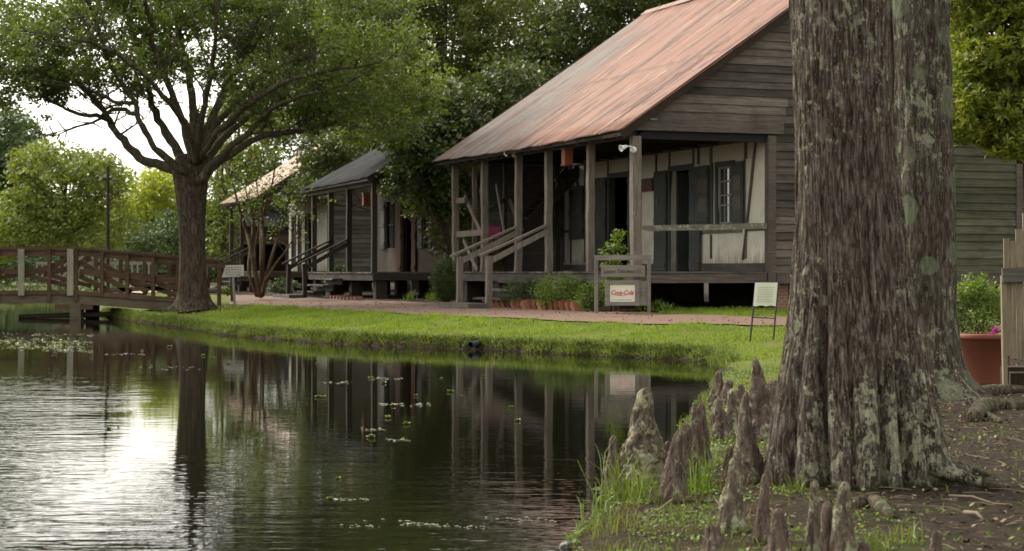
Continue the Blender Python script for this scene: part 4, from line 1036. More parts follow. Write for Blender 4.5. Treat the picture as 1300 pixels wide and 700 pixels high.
TP('evergreen_tree', 'dark dense evergreen squeezed between the dark cottage and the big cottage', 'tree', 590, 46.4, 7, [(545, 235, 44, 40, 0, 1.4), (570, 190, 60, 50, 0, 1.8), (600, 150, 50, 50, .5, 1.8), (530, 180, 40, 40, .5, 1.6), (640, 120, 45, 50, 1, 1.6), (572, 290, 26, 40, 0, .8), (590, 240, 22, 50, .5, .8)],
   leafmat=MAT['evergreen'], barkmat=MAT['branch'], leaf=.15, dens=20, per=34, cr=.42, trunk_r=.18, group=BG, seed=30)
TP('evergreen_tree', 'dark tree behind the dark grey roof of the middle cottage', 'tree', 520, 62, 7, [(450, 190, 50, 36, 0, 2), (415, 215, 34, 26, 0, 2), (500, 150, 50, 44, 0, 2), (398, 222, 20, 26, -1.5, .8), (374, 250, 26, 12, -1.5, .6), (408, 190, 26, 18, -1.5, .8)],
   leafmat=MAT['evergreen'], barkmat=MAT['branch'], leaf=.16, dens=16, per=30, cr=.45, trunk_r=.14, group=BG, seed=31)
TP('citrus_tree', 'leafy tree with a low bough reaching over the dark cottage porch', 'tree', 574, 45.6, 4.5, [(566, 250, 14, 30, 0, .5), (520, 185, 26, 16, 0, .8), (520, 215, 30, 26, 0, .9), (498, 240, 15, 12, -.6, .5), (545, 205, 28, 30, 0, .8), (535, 250, 22, 9, 0, .5), (560, 240, 16, 34, 0, .6)],
   leafmat=MAT['shrub'], barkmat=MAT['branch'], leaf=.13, dens=40, per=26, cr=.3, trunk_r=.09, group=BG, seed=32)
TP('tree', 'loose light-green foliage of the tree hanging over the dark grey roof', 'tree', 510, 58.5, 8, [(500, 140, 45, 40, -8, 1.4), (455, 160, 30, 22, -8, 1.2), (520, 105, 44, 40, -8, 1.6), (440, 105, 50, 40, -8, 2), (508, 178, 30, 16, -8, 1)],
   leafmat=MAT['farleaf'], barkmat=MAT['branch'], leaf=.13, dens=17, per=28, cr=.4, trunk_r=.14, group=BG, seed=33, limbs=2)
# dark growth added beyond the bridge, hides the lawn and darkens the reflection
gr_ = np.random.default_rng(41)
def added_growth():
    n = 22000; x = gr_.uniform(-34, -13, n); y = gr_.uniform(57, 75, n); d = shore(x, y); k = (d > -.1) & (d < 1.6); x, y = x[k], y[k]
    P = np.stack([x, y, height(x, y)], -1); C = np.repeat(P, 3, 0); C[:, 2] += gr_.uniform(.02, .75, len(C)); return leaf_quads(C+gr_.normal(0, .1, C.shape), .16, .3, .2, gr_)
rd_ = quads('added_growth', added_growth(), MAT['fardark']); tag(rd_, 'dark low growth added along the shore beyond the footbridge to darken the water reflection', 'added_growth', kind='stuff')
# far woods
gw = np.random.default_rng(40)
lob = []
for i in range(110):
    a = -30+i*.62*1.15; x = a+gw.uniform(-1, 1)-14; y = 125+gw.uniform(-6, 10)
    lob.append(((x, y, gw.uniform(1.0, 3.0)), gw.uniform(2, 3.6), 2.5, gw.uniform(2.0, 3.6)))
K = lobes_clumps(lob, 2.6, gw, .4)
C = clump(K, 1.1, 20, gw, .8)
wd = quads('far_woods', leaf_quads(C, .5, .6, .4, gw), MAT['fardark']); tag(wd, 'far-off band of green woods beyond the pond', 'woods', kind='stuff')
# behind the main cottage, right side
TP('evergreen_tree', 'dark evergreen behind the big cottage, mostly hidden by the two cypress trunks', 'tree', 1050, 54, 12, [(1000, -30, 120, 40, 0, 3), (1150, -60, 100, 60, 0, 3)],
   leafmat=MAT['evergreen'], barkmat=MAT['branch'], leaf=.2, dens=8, per=26, cr=.6, trunk_r=.3, group=BG, seed=34)

# magnolia at the right, rosettes of long glossy leaves
def rosette_tree(name, label, base, lobes, n, L_, mat, seed, tr=.09, group=None, cat='tree', perr=9, stems=5):
    g = np.random.default_rng(seed); t = empty(name, base); tag(t, label, cat, group)
    K = []
    for (c, rx, ry, rz) in lobes:
        m_ = max(4, int(n*(rx*rz)/sum(l[1]*l[3] for l in lobes)))
        d = g.normal(size=(m_, 3)); d /= np.linalg.norm(d, axis=1)[:, None]
        K.append(np.array(c)+d*(g.uniform(.25, 1.1, m_)**(1/2.2))[:, None]*np.array([rx, ry, rz]))
    K = np.concatenate(K); V = []
    for k in K:
        ax = np.array([g.normal()*.5, g.normal()*.5-.25, g.uniform(.4, 1.2)]); ax /= np.linalg.norm(ax)
        u = np.cross(ax, [0, 0, 1.0]) if abs(ax[2]) < .95 else np.array([1., 0, 0]); u /= np.linalg.norm(u); w_ = np.cross(ax, u)
        m_ = perr+g.integers(-2, 3); a0 = g.uniform(0, 6.28)
        for i in range(m_):
            a = a0+i*2.4; el = g.uniform(.15, .9); l_ = L_*g.uniform(.7, 1.2)
            d = (u*math.cos(a)+w_*math.sin(a))*math.cos(el)+ax*math.sin(el); s = np.cross(d, ax); s /= (np.linalg.norm(s)+1e-9)
            wd_ = l_*.17; k0 = k+ax*g.uniform(-.02, .02); mid = k0+d*l_*.55+ax*.01; tip = k0+d*l_-np.array([0, 0, l_*.10])
            V += [k0, mid+s*wd_, tip, mid-s*wd_]
    quads('crown', np.array(V), mat, t)
    b = MB(); rr = random.Random(seed)
    for i in range(stems):
        l = lobes[i % len(lobes)]; e = Vector(l[0]); m_ = Vector((rr.uniform(-.3, .3), rr.uniform(-.3, .3), e.z*.45))
        b.tube([Vector((rr.uniform(-.1, .1), rr.uniform(-.1, .1), -.1)), m_, e], [tr, tr*.75, tr*.3], 6)
    for k in K[:: max(1, len(K)//160)]:
        l = Vector(lobes[0][0]); kk = Vector(k); b.tube([kk.lerp(l, .35)-Vector((0, 0, .1)), kk], [.012, .006], 4, False)
    b.build('trunk', MAT['branch'], t, True); return t
mz = 25.0
mbase = T(1330, 420, mz)
def ML(px, py, rx, ry, dz=0, rd=1): p = W(px, py, mz+dz); return ((p.x-mbase.x, p.y-mbase.y, p.z-mbase.z), rx*mz/F, rd, ry*mz/F)
rosette_tree('magnolia_tree', 'glossy-leaved magnolia hanging over the cottage wall at the right edge', mbase,
    [ML(1270, 60, 62, 62), ML(1340, 60, 60, 80), ML(1275, 150, 60, 34, .2, .9), ML(1250, -20, 80, 50), ML(1360, 0, 60, 80), ML(1220, 130, 34, 44, 0, .7), ML(1300, 185, 56, 20, 0, .6), ML(1225, 165, 26, 20, 0, .5)], 4200, .125, MAT['magnolia'], 50)

# crape myrtle with many stems
cz = 48.5; cb = T(328, 377, cz)
cm = empty('crape_myrtle', cb); tag(cm, 'slender multi-stemmed tan tree beside the path before the farthest cottage', 'tree')
b = MB(); rr = random.Random(9); ends = []
def CP(px, py, dz=0): p = W(px, py, cz+dz); return p-cb
for pts, w0 in (([(328, 377), (325, 350), (319, 320), (312, 290), (303, 262), (296, 235), (288, 212)], 7), ([(331, 377), (332, 345), (334, 315), (333, 285), (338, 258), (345, 235), (350, 210)], 7), ([(333, 376), (338, 352), (344, 330), (352, 305), (360, 280), (368, 250), (380, 222)], 6),
                ([(326, 376), (316, 345), (318, 315), (322, 290), (318, 262), (312, 240), (318, 205)], 5), ([(336, 358), (350, 335), (362, 320), (374, 300), (390, 270)], 4), ([(330, 377), (325, 350), (324, 318), (328, 290), (330, 262), (326, 230), (335, 200)], 4)):
    Q = smooth_pts([CP(*p, rr.uniform(-.5, .5)) for p in pts]); n = len(Q)
    b.tube(Q, [(w0*(1-.8*i/(n-1)))*cz/F/2 for i in range(n)], 7)
    for i in range(n//2, n):
        for q in range(2):
            d = Vector((rr.uniform(-1, 1), rr.uniform(-1, 1), rr.uniform(.1, 1))).normalized(); e = Q[i]+d*rr.uniform(.3, .8); b.tube([Q[i], Q[i].lerp(e, .5)+Vector((0, 0, .05)), e], [.014, .010, .005], 4, False); ends.append(e)
b.build('trunk', MAT['myrtle'], cm, True)
g = np.random.default_rng(61); K = np.array([tuple(e) for e in ends]); K = K[g.random(len(K)) < .8]
quads('crown', leaf_quads(clump(K, .28, 16, g), .085, .5, .5, g), MAT['plant'], cm)
# ================================================================== NEAR CYPRESS
CZ = 9.05
cbp = Vector((W(1088, 0, CZ).x, CZ, 0)); cbp.z = 0
cyp = empty('cypress_tree', (cbp.x, cbp.y, gz(cbp.x, cbp.y))); tag(cyp, 'big near cypress trunk with fluted lichen-spotted base, foremost of the two', 'tree')
cg = cyp.location.z
PR = [(660, 1088, 138), (640, 1088, 132), (620, 1088, 124), (605, 1087, 124), (590, 1086, 121), (560, 1085, 114), (520, 1084, 106), (480, 1083, 97), (450, 1083, 91), (420, 1082, 84), (380, 1081, 77), (340, 1080, 73), (300, 1079, 69.5), (250, 1076, 66), (200, 1073, 62.5), (150, 1071, 60.5), (100, 1069, 60), (50, 1068, 60.5), (0, 1067, 61), (-60, 1066, 60), (-200, 1063, 55), (-400, 1060, 48)]
def prof_at(y):
    ys = [p[0] for p in PR][::-1]; return np.interp(y, ys, [p[1] for p in PR][::-1]), np.interp(y, ys, [p[2] for p in PR][::-1])
ys = np.concatenate([np.arange(655, 300, -2.2), np.arange(300, -10, -2.8), np.arange(-10, -400, -20)])
n = 420; A = np.arange(n)/n*2*np.pi
ridges = np.array([0.15, .75, 1.5, 2.15, 2.85, 3.52, 3.86, 4.33, 4.70, 5.10, 5.52, 5.90])
amp = np.array([.9, .7, .9, .8, 1.0, 1.05, .75, .9, 1.0, .85, .7, 1.1])
VAL = [(.5, .8, .08), (1.2, .8, .08), (1.9, .7, .08), (2.6, .8, .08), (3.3, .6, .07), (3.78, .35, .05), (4.13, .95, .07), (4.48, .35, .035), (4.87, .75, .05), (5.26, 1.05, .10), (5.60, .45, .05), (5.95, .3, .05)]
V = []
for y in ys:
    cx, hw = prof_at(y); r = hw/F*CZ; cxm = (cx-650)/F*CZ-cbp.x; z = CAMZ-(y-345)/F*CZ-cg
    low = max(0, (y-300)/320); low2 = max(0, (y-530)/90)
    d = (A[:, None]-ridges[None]-.12*math.sin(y*.008)+math.pi) % (2*math.pi)-math.pi
    wdt = .17-.03*min(1, low); bump = (np.exp(-(d/wdt)**2)*amp).sum(1)
    f = 1+.07*low2**1.3*(bump-.4)-.05*low*(1-np.clip(bump, 0, 1))
    for va, vd, vw in VAL:
        dv = (A-va-.05*math.sin(y*.012+va*3)+math.pi) % (2*math.pi)-math.pi; f -= (.36*low**.9+.03)*vd*np.exp(-np.abs(dv/(vw*(1+.35*low)))**1.5)
    f += .018*np.sin(A*7+y*.006)+.012*np.sin(A*13-y*.011)
    nz_ = np.array([noise.noise(Vector((math.cos(a)*9, math.sin(a)*9, z*1.8))) for a in A[::2]]); nz_ = np.interp(np.arange(n), np.arange(0, n, 2), nz_)
    nf = np.array([noise.noise(Vector((math.cos(a)*30, math.sin(a)*30, z*4.5))) for a in A])
    rr_ = r*f+.009*nz_+.0075*nf
    V.append(np.stack([cxm+np.cos(A)*rr_, np.sin(A)*rr_*.95, np.full(n, z)], -1))
V = np.concatenate(V); m_ = len(ys); ii = np.arange(m_*n).reshape(m_, n); jj = np.roll(ii, -1, 1)
quads('trunk', V, MAT['cypbark'], cyp, True, faces=np.stack([ii[:-1], jj[:-1], jj[1:], ii[1:]], -1).reshape(-1, 4))
# root toes
b = MB()
for a, Lr in ((5.66, .34), (0.2, .35), (5.95, .2)):
    b = MB(); r0 = .40; p0 = Vector((math.cos(a)*r0, math.sin(a)*r0*.95, .075)); p1 = Vector((math.cos(a)*(r0+Lr*.5), math.sin(a)*(r0+Lr*.5), .035)); p2 = Vector((math.cos(a+.1)*(r0+Lr), math.sin(a+.1)*(r0+Lr), -.02))
    b.tube([p0-Vector((math.cos(a), math.sin(a), -1.2))*.06, p0, p1, p2], [.05, .042, .03, .012], 9)
    b.build('root', MAT['cypbark'], cyp, True)
# crown above the picture (casts the shade of the place)
g = np.random.default_rng(70)
def hi_crown(parent, c, R_, z0, z1, n, seed):
    g = np.random.default_rng(seed); K = np.stack([g.normal(0, R_/2, n)+c[0], g.normal(0, R_/2, n)+c[1], g.uniform(z0, z1, n)], -1)
    quads('crown', leaf_quads(clump(K, .5, 16, g), .16, .3, .4, g), MAT['oakbg'], parent)
hi_crown(cyp, (0.6, .5), 2.6, 4.6, 9, 260, 71)
b = MB(); b.tube([(-.1, 0, 3.0), (-.12, 0, 6), (-.1, 0, 9)], [.19, .12, .04], 12)
for i in range(14):
    a = i*2.4; h = 4.2+i*.32; b.tube([(-.1, 0, h), (math.cos(a)*1.1, math.sin(a)*1.1, h+.35), (math.cos(a)*2.2, math.sin(a)*2.2, h+.3)], [.045, .03, .01], 6)
b.build('limbs', MAT['branch'], cyp, True)

# second trunk with a slim twin stem
SZ = 14.7
sbx = (1178-650)/F*SZ; c2t = empty('cypress_tree', (sbx, SZ, gz(sbx, SZ))); tag(c2t, 'grey-green lichen-patched trunk standing just behind the big cypress, beside the terracotta pot', 'tree')
sg = c2t.location.z
PR2 = [(520, 1180, 92), (505, 1180, 76), (495, 1179, 66), (480, 1177, 54), (460, 1175, 47), (430, 1174, 42), (400, 1173, 40), (350, 1173, 38.5), (300, 1174, 37.5), (250, 1174, 36.5), (200, 1172, 36), (150, 1171, 35.5), (100, 1170, 35.5), (50, 1169, 35.5), (0, 1168, 36), (-100, 1167, 34), (-300, 1164, 30)]
ys = np.concatenate([np.arange(515, -10, -3.5), np.arange(-10, -300, -25)]); n = 200; A = np.arange(n)/n*2*np.pi; V = []
for y in ys:
    yy = [p[0] for p in PR2][::-1]; cx = np.interp(y, yy, [p[1] for p in PR2][::-1]); hw = np.interp(y, yy, [p[2] for p in PR2][::-1])
    r = hw/F*SZ; z = CAMZ-(y-345)/F*SZ-sg; low = max(0, (y-380)/130)
    f = 1+.10*low*np.sin(A*6+1)+.03*np.sin(A*3+z)+.02*np.sin(A*9+2*z)
    nz_ = np.array([noise.noise(Vector((math.cos(a)*7, math.sin(a)*7, z*2.5))) for a in A])
    V.append(np.stack([(cx-650)/F*SZ-sbx+np.cos(A)*(r*f+.012*nz_), np.sin(A)*(r*f+.012*nz_), np.full(n, z)], -1))
V = np.concatenate(V); m_ = len(ys); ii = np.arange(m_*n).reshape(m_, n); jj = np.roll(ii, -1, 1)
quads('trunk', V, MAT['cypbark2'], c2t, True, faces=np.stack([ii[:-1], jj[:-1], jj[1:], ii[1:]], -1).reshape(-1, 4))
tw = MB(); tw.tube([Vector(((px-650)/F*SZ-sbx, .06, CAMZ-(py-345)/F*SZ-sg)) for px, py in ((1150, 480), (1141, 380), (1136, 300), (1133, 200), (1131, 130), (1131, 60), (1133, 0), (1134, -80))], [.10, .085, .075, .07, .066, .062, .06, .05], 16)
tw.build('stem', MAT['cypbark2'], c2t, True)
hi_crown(c2t, (.5, .8), 3.2, 4.4, 8.5, 260, 72)
b = MB(); b.tube([(-.1, 0, 3.0), (-.1, 0, 5.5), (0, 0, 8)], [.19, .12, .04], 12)
for i in range(12):
    a = i*2.4+1; h = 4.0+i*.32; b.tube([(-.1, 0, h), (math.cos(a)*1.1, math.sin(a)*1.1, h+.35), (math.cos(a)*2.4, math.sin(a)*2.4, h+.3)], [.045, .03, .01], 6)
b.build('limbs', MAT['branch'], c2t, True)
# surface roots at the right
def root(px_pts, r, label):
    P = [hit(px, py) for px, py in px_pts]; o = P[0].copy(); b = MB()
    Q = smooth_pts([p-o+Vector((0, 0, r*.35)) for p in P], 4); n = len(Q)
    b.tube(Q, [r*(.55+.6*math.sin(math.pi*min(1, .15+i/(n-1)))) for i in range(n)], 12)
    ob_ = b.build('surface_root', MAT['branch'], None, True); ob_.location = o; tag(ob_, label, 'root', 'surface roots by the cypresses'); return ob_
root([(1232, 508), (1250, 502), (1275, 500), (1305, 500), (1330, 502)], .055, 'upper surface root, curving below the picket fence')
root([(1236, 536), (1246, 522), (1265, 519), (1285, 520), (1310, 516)], .06, 'pale knuckled surface root at the right, below the other one')
root([(1238, 525), (1252, 528), (1262, 532), (1270, 538)], .022, 'thin forked root tip at the right, ending in bare dirt')
root([(1085, 645), (1105, 642), (1122, 650), (1132, 660)], .035, 'mossy root hump in the leaf litter below the big cypress')

# ================================================================== CYPRESS KNEES
KN = [ # tip x,y ; base x,y ; base width, top width, material, lumps, label
 (781, 554, 776, 628, 30, 12, 'knee', .10, 'slim grey knee nearest the water, left of all the knees'),
 (822, 493, 816, 614, 78, 20, 'kneelichen', .14, 'broad tall cone-shaped knee covered in pale lichen at the water side'),
 (862, 549, 853, 640, 36, 16, 'knee', .14, 'upright brown knee just right of the broad lichened one'),
 (847, 561, 848, 606, 15, 9, 'knee', .12, 'stub of a knee leaning on the left side of the upright brown one'),
 (870, 538, 873, 622, 26, 13, 'knee', .22, 'knobbly-headed knee half hidden behind the upright brown one'),
 (883, 516, 886, 608, 32, 14, 'knee', .16, 'two-pronged grey knee, left prong'),
 (893, 512, 893, 600, 26, 10, 'knee', .16, 'two-pronged grey knee, right prong'),
 (915, 471, 911, 520, 26, 9, 'knee', .18, 'pointed knee at the far end of the knees against the grass reflection'),
 (912, 507, 919, 562, 30, 12, 'knee', .30, 'purplish knobbly knee in the middle of the rear cluster'),
 (925, 483, 924, 520, 16, 11, 'knee', .2, 'small blunt knee behind the rear cluster, left of its pair'),
 (930, 494, 931, 552, 24, 14, 'kneelichen', .22, 'round-headed lichened knee in the rear cluster'),
 (941, 488, 941, 530, 16, 9, 'knee', .15, 'small pointed knee between the rear cluster and the tallest rear knee'),
 (964, 455, 966, 562, 44, 12, 'knee', .26, 'tallest rear knee, many-lobed and pointed, left of the big trunk'),
 (984, 483, 984, 520, 18, 12, 'knee', .15, 'dark knee tucked against the left side of the big trunk'),
 (948, 498, 952, 616, 44, 11, 'knee', .16, 'tall smooth reddish knee in front of the tallest rear knee'),
 (926, 568, 924, 612, 16, 11, 'knee', .2, 'small round-topped knee behind the front lichened one'),
 (932, 580, 929, 678, 42, 15, 'kneelichen', .14, 'stout knee with a lichen patch in the middle of the bank'),
 (972, 602, 967, 692, 26, 12, 'knee', .10, 'narrow dark knee between the stout one and the squat one'),
 (992, 648, 985, 716, 44, 17, 'knee', .08, 'squat bottle-shaped knee at the bottom edge'),
 (1037, 611, 1033, 706, 30, 12, 'kneelichen', .12, 'left knee of the front trio below the trunk'),
 (1052, 638, 1053, 712, 24, 14, 'knee', .12, 'shortest, middle knee of the front trio below the trunk'),
 (1073, 613, 1073, 714, 38, 17, 'kneelichen', .10, 'right and thickest knee of the front trio below the trunk'),
 (1190, 675, 1189, 716, 22, 14, 'knee', .08, 'lone knee at the bottom edge, right of the big trunk'),
 (1097, 690, 1097, 714, 22, 14, 'knee', .10, 'low stub at the bottom edge, just right of the front trio'),
 (906, 668, 903, 712, 34, 20, 'knee', .25, 'low mossy stump at the bottom edge, left of the squat knee'),
]
for i, (tx, ty, bx2, by2, bw, tw_, mt, lump, lab) in enumerate(KN):
    p = hit(bx2, min(by2, 716)); Zk = p.y; s = Zk/F
    Hk = (by2-ty)*s; off = (tx-bx2)*s; kk_ = 1.22 if by2 < 570 else 1.05; rb_, rt = bw*s/2*kk_, tw_*s/2*kk_
    n, m_ = 60, 74; V = []
    for k in range(m_):
        t = k/(m_-1); tt = t*1.0
        r = rt*(1.12-.35*tt)+(rb_-rt)*(1-tt)**1.5
        r *= math.sqrt(max(0.0, 1-max(0, (tt-.90)/.10)**2))*.97+.03
        r *= 1+.35*math.exp(-((tt+.02)/.05)**2)
        # knuckled rings
        r *= 1+lump*.40*math.sin(tt*15+i*2)*(.4+tt*.6)
        for q in range(n):
            a = 2*math.pi*q/n
            nn = noise.noise(Vector((math.cos(a)*1.5+i*5, math.sin(a)*1.5, tt*Hk*14)))
            n2 = noise.noise(Vector((math.cos(a)*5+i*5, math.sin(a)*5, tt*Hk*40)))
            n3 = noise.noise(Vector((math.cos(a)*12+i*5, math.sin(a)*12, tt*Hk*90)))
            f = 1+lump*1.6*nn+.13*n2+.06*n3+.07*math.sin(a*4+i)*(1-tt)
            sway = off*tt+.12*rb_*math.sin(tt*5+i)*tt
            V.append((sway+math.cos(a)*r*f, math.sin(a)*r*f, -.04+tt*(Hk+.04)+.004*nn))
    ii = np.arange(m_*n).reshape(m_, n); jj = np.roll(ii, -1, 1)
    o = quads('cypress_knee', V, MAT[mt], None, True, (p.x, p.y+rb_*.5, p.z), np.stack([ii[:-1], jj[:-1], jj[1:], ii[1:]], -1).reshape(-1, 4))
    tag(o, lab, 'cypress knee', 'cypress knees on the near bank')

# ================================================================== POT, FENCE
pp = hit(1250, 488); pot = empty('flower_pot', (pp.x, pp.y, pp.z)); tag(pot, 'large terracotta-coloured tub at the foot of the picket fence', 'pot')
s = pp.y/F
b = MB(); b.lathe([(.0, .0), (27.5*s, 0), (28*s, 3*s), (33*s, 57*s), (36*s, 57.5*s), (37*s, 59*s), (37*s, 63*s), (35.5*s, 64.5*s), (33.5*s, 63*s), (32*s, 55*s), (0, 54*s)], 48); b.build('tub', MAT['terracotta'], pot, True)
b = MB(); b.lathe([(0, 54.5*s), (20*s, 56*s), (32.6*s, 55.3*s)], 30); b.build('soil', MAT['soil'], pot, True)
fz = 15.3; fb = empty('picket_fence', W(1284, 488, fz)); fb.location.z = gz(fb.location.x, fz); tag(fb, 'leaning grey picket fence at the right edge beside the terracotta tub', 'fence')
s = fz/F
def FX(px): return (px-1284)*s
def FH(py): return CAMZ-(py-345)*s-fb.location.z
for i, (px, wpx, top, bot) in enumerate(((1278.5, 7, 303, 452), (1286, 7, 306, 455), (1294.5, 8, 291, 456), (1304, 9, 271, 456), (1314, 9, 268, 456), (1324, 9, 262, 456), (1334, 9, 255, 456))):
    MB().beam((FX(px+3), .04, FH(bot)), (FX(px), .03, FH(top)), wpx*s, .022, j=.002, seg=3).build('picket', MAT['fence'], fb)
MB().beam((FX(1276), 0, FH(492)), (FX(1273.5), 0, FH(350)), 5.5*s, .05, j=.002, seg=3).build('post', MAT['fence'], fb)
MB().beam((FX(1271), -.03, FH(350)), (FX(1345), -.03, FH(347)), .035, 18*s, j=.002, seg=2).build('rail', MAT['greenboard'], fb)
MB().beam((FX(1340), .1, FH(492)), (FX(1340), .1, FH(300)), .09, .09).build('post', MAT['fence'], fb)
cr = empty('crate', (FX(1308)+fb.location.x, fz+.35, fb.location.z)); tag(cr, 'dark slatted box standing behind the foot of the picket fence', 'box')
b = MB(); b.box(-.13, .2, -.1, .1, 0, .20); b.build('body', MAT['postd'], cr)
b = MB(); b.box(-.11, .18, -.112, -.102, .15, .165); b.box(-.11, .18, -.112, -.102, .03, .045); b.box(-.11, -.10, -.112, -.102, .046, .149); b.build('trim', MAT['stone'], cr)

# ================================================================== SIGNS
def text(name, body, size, mat, parent, loc, rot, sx=1, shear=0, ext=.002, off=0):
    cu = bpy.data.curves.new(name, 'FONT'); cu.body = body; cu.size = size; cu.align_x = 'CENTER'; cu.align_y = 'CENTER'; cu.extrude = ext; cu.shear = shear; cu.offset = off
    cu.resolution_u = 3
    o = bpy.data.objects.new(name, cu); COL.objects.link(o); o.parent = parent; o.location = loc; o.rotation_euler = rot; o.scale = (sx, 1, 1)
    dg_ = bpy.context.evaluated_depsgraph_get(); dg_.update(); me = bpy.data.meshes.new_from_object(o.evaluated_get(dg_)); n_ = o.name; bpy.data.objects.remove(o)
    me.materials.clear(); o = link(name, me, mat, parent, loc); o.rotation_euler = rot; o.scale = (sx, 1, 1); return o
sz = 32.0; s = sz/F; sp = Vector((0, sz, gz((790-650)/F*sz, sz)))
cx_ = (790.5-650)*s; sg_ = empty('timber_sign', (cx_, sz, sp.z)); tag(sg_, 'grey timber sign frame with name board and white framed soft-drink panel', 'sign')
def SX(px): return (px-790.5)*s
def SH(py): return CAMZ-(py-345)*s-sp.z
for px in (757, 824): MB().beam((SX(px), 0, -.1), (SX(px), 0, SH(325)), 4.4*s, .06, j=.002, seg=3).build('post', MAT['signv'], sg_)
MB().beam((SX(755), -.005, SH(327.5)), (SX(826.5), -.005, SH(327)), .07, 6.5*s, j=.001, seg=2).build('top_rail', MAT['sign'], sg_)
nb = MB().box(SX(763), SX(818.5), -.045, -.012, SH(351.5), SH(337), .002).build('name_board', MAT['sign'], sg_)
text('lettering', 'Lambert Thibodeaux Co.', .098, MAT['letter'], nb, (SX(790.5), -.047, SH(344.8)), (R(90), 0, 0), .66)
bxk = MB(); bxk.box(SX(771), SX(822), .0, .16, SH(388), SH(357)); bxk.build('cabinet', MAT['sign'], sg_)
fr = MB(); fr.box(SX(768), SX(773.5), -.06, -.002, SH(388.5), SH(356), .001); fr.box(SX(806.5), SX(811.5), -.06, -.002, SH(388.5), SH(356), .001)
fr.box(SX(773.5), SX(806.5), -.055, -.002, SH(361.2), SH(356.2), .001); fr.box(SX(773.5), SX(806.5), -.055, -.002, SH(388), SH(383.2), .001)
fr.build('panel_frame', MAT['sign'], sg_)
pn = MB().box(SX(774), SX(806.2), -.035, -.004, SH(383.2), SH(361.5)).build('white_panel', MAT['whitesign'], sg_)
text('lettering', 'Coca-Cola', .112, MAT['red'], pn, (SX(789.5), -.037, SH(371.8)), (R(90), 0, 0), .80, .32, .002, .0025)
sw = MB(); sw.tube([Vector((SX(780), -.038, SH(375.6))), Vector((SX(785), -.038, SH(375.1))), Vector((SX(792), -.038, SH(375.8))), Vector((SX(796), -.038, SH(375.2)))], [.002, .004, .004, .001], 5); sw.build('flourish', MAT['red'], pn)
dl = MB()
for i in range(16): dl.box(SX(778+i*1.5), SX(778.9+i*1.5), -.037, -.0355, SH(381.3), SH(380.5))
dl.build('small_print', MAT['letter'], pn)
# tilted paper notice on two iron rods
np_ = hit(966, 433); s = np_.y/F; nt_ = empty('notice_stand', np_); tag(nt_, 'small cream notice tilted on two black iron rods in the grass', 'sign')
def NX(px): return (px-966)*s
def NH(py): return CAMZ-(py-345)*s-np_.z
for (a, c) in (((952, 434), (959.5, 358)), ((981, 438), (988, 359))):
    MB().tube([Vector((NX(a[0]), 0, NH(a[1])-.03)), Vector((NX(c[0]), 0, NH(c[1])))], [.013, .011], 8).build('leg', MAT['iron'], nt_)
MB().tube([Vector((NX(955), 0, NH(403))), Vector((NX(984), 0, NH(404.5)))], [.007, .007], 6).build('crossbar', MAT['iron'], nt_)
MB().tube([Vector((NX(959.5), 0, NH(358))), Vector((NX(988), 0, NH(359)))], [.008, .008], 6).build('crossbar', MAT['iron'], nt_)
b = MB(); cols = 12
lo = []; up = []
for i in range(cols+1):
    t = i/cols; y_ = -.022-.012*math.sin(t*math.pi*2)-.004*math.sin(t*17)
    up.append((NX(958.5+28.5*t), y_, NH(359))); lo.append((NX(956+28.5*t), y_-.01, NH(388.5+.6*math.sin(t*14))))
b.add(up+lo+[(p[0], p[1]+.004, p[2]) for p in up+lo], [(i, i+1, cols+2+i, cols+1+i) for i in range(cols)]+[(2*cols+2+i+1, 2*cols+2+i, 3*cols+3+i, 3*cols+4+i) for i in range(cols)]+[(i, 2*cols+2+i, 2*cols+3+i, i+1) for i in range(cols)]+[(cols+1+i, cols+2+i, 3*cols+4+i, 3*cols+3+i) for i in range(cols)])
nt2 = b.build('notice', MAT['whitesign'], nt_)
dl = MB(); rr = random.Random(14)
for r_ in range(7):
    x = 962.0
    while x < 982: w_ = rr.uniform(1.0, 2.6); dl.box(NX(x-r_*.3), NX(x+w_-r_*.3), -.047, -.0455, NH(365.4+r_*3), NH(364.7+r_*3)); x += w_+.8
dl.build('small_print', plain('faint print', (.33, .33, .27), .8), nt2)
# pale sign on a leaning pole by the oak
lp = Vector(((298-650)/F*44.2, 44.2, gz((298-650)/F*44.2, 44.2))); s = lp.y/F; ls = empty('sign', lp); tag(ls, 'small pale grey lettered board on a leaning white pole right of the oak', 'sign')
MB().tube([Vector((0, 0, -.05)), Vector(((296-298)*s, 0, (384-340)*s))], [.028, .026], 8).build('pole', MAT['white'], ls)
bd = MB().add([((282-298)*s, -.05, (384-347.5)*s), ((310-298)*s, -.05, (384-345)*s), ((309.5-298)*s, -.05, (384-331.5)*s), ((287-298)*s, -.05, (384-332)*s), ((282-298)*s, -.03, (384-347.5)*s), ((310-298)*s, -.03, (384-345)*s), ((309.5-298)*s, -.03, (384-331.5)*s), ((287-298)*s, -.03, (384-332)*s)],
   [(0, 1, 2, 3), (7, 6, 5, 4), (0, 4, 5, 1), (1, 5, 6, 2), (2, 6, 7, 3), (3, 7, 4, 0)]).build('board', plain('grey white sign board', (.50, .50, .46), .8, .2, .2, 6), ls)
rr = random.Random(4)
for r_ in range(4):
    x = 287.0; dl = MB()
    while x < 306: w_ = rr.uniform(1.2, 3.2); dl.box((x-298)*s, (x+w_-298)*s, -.054, -.0515, (384-344.2+r_*3)*s, (384-343.3+r_*3)*s); x += w_+1
    dl.build('small_print', MAT['letter'], bd)
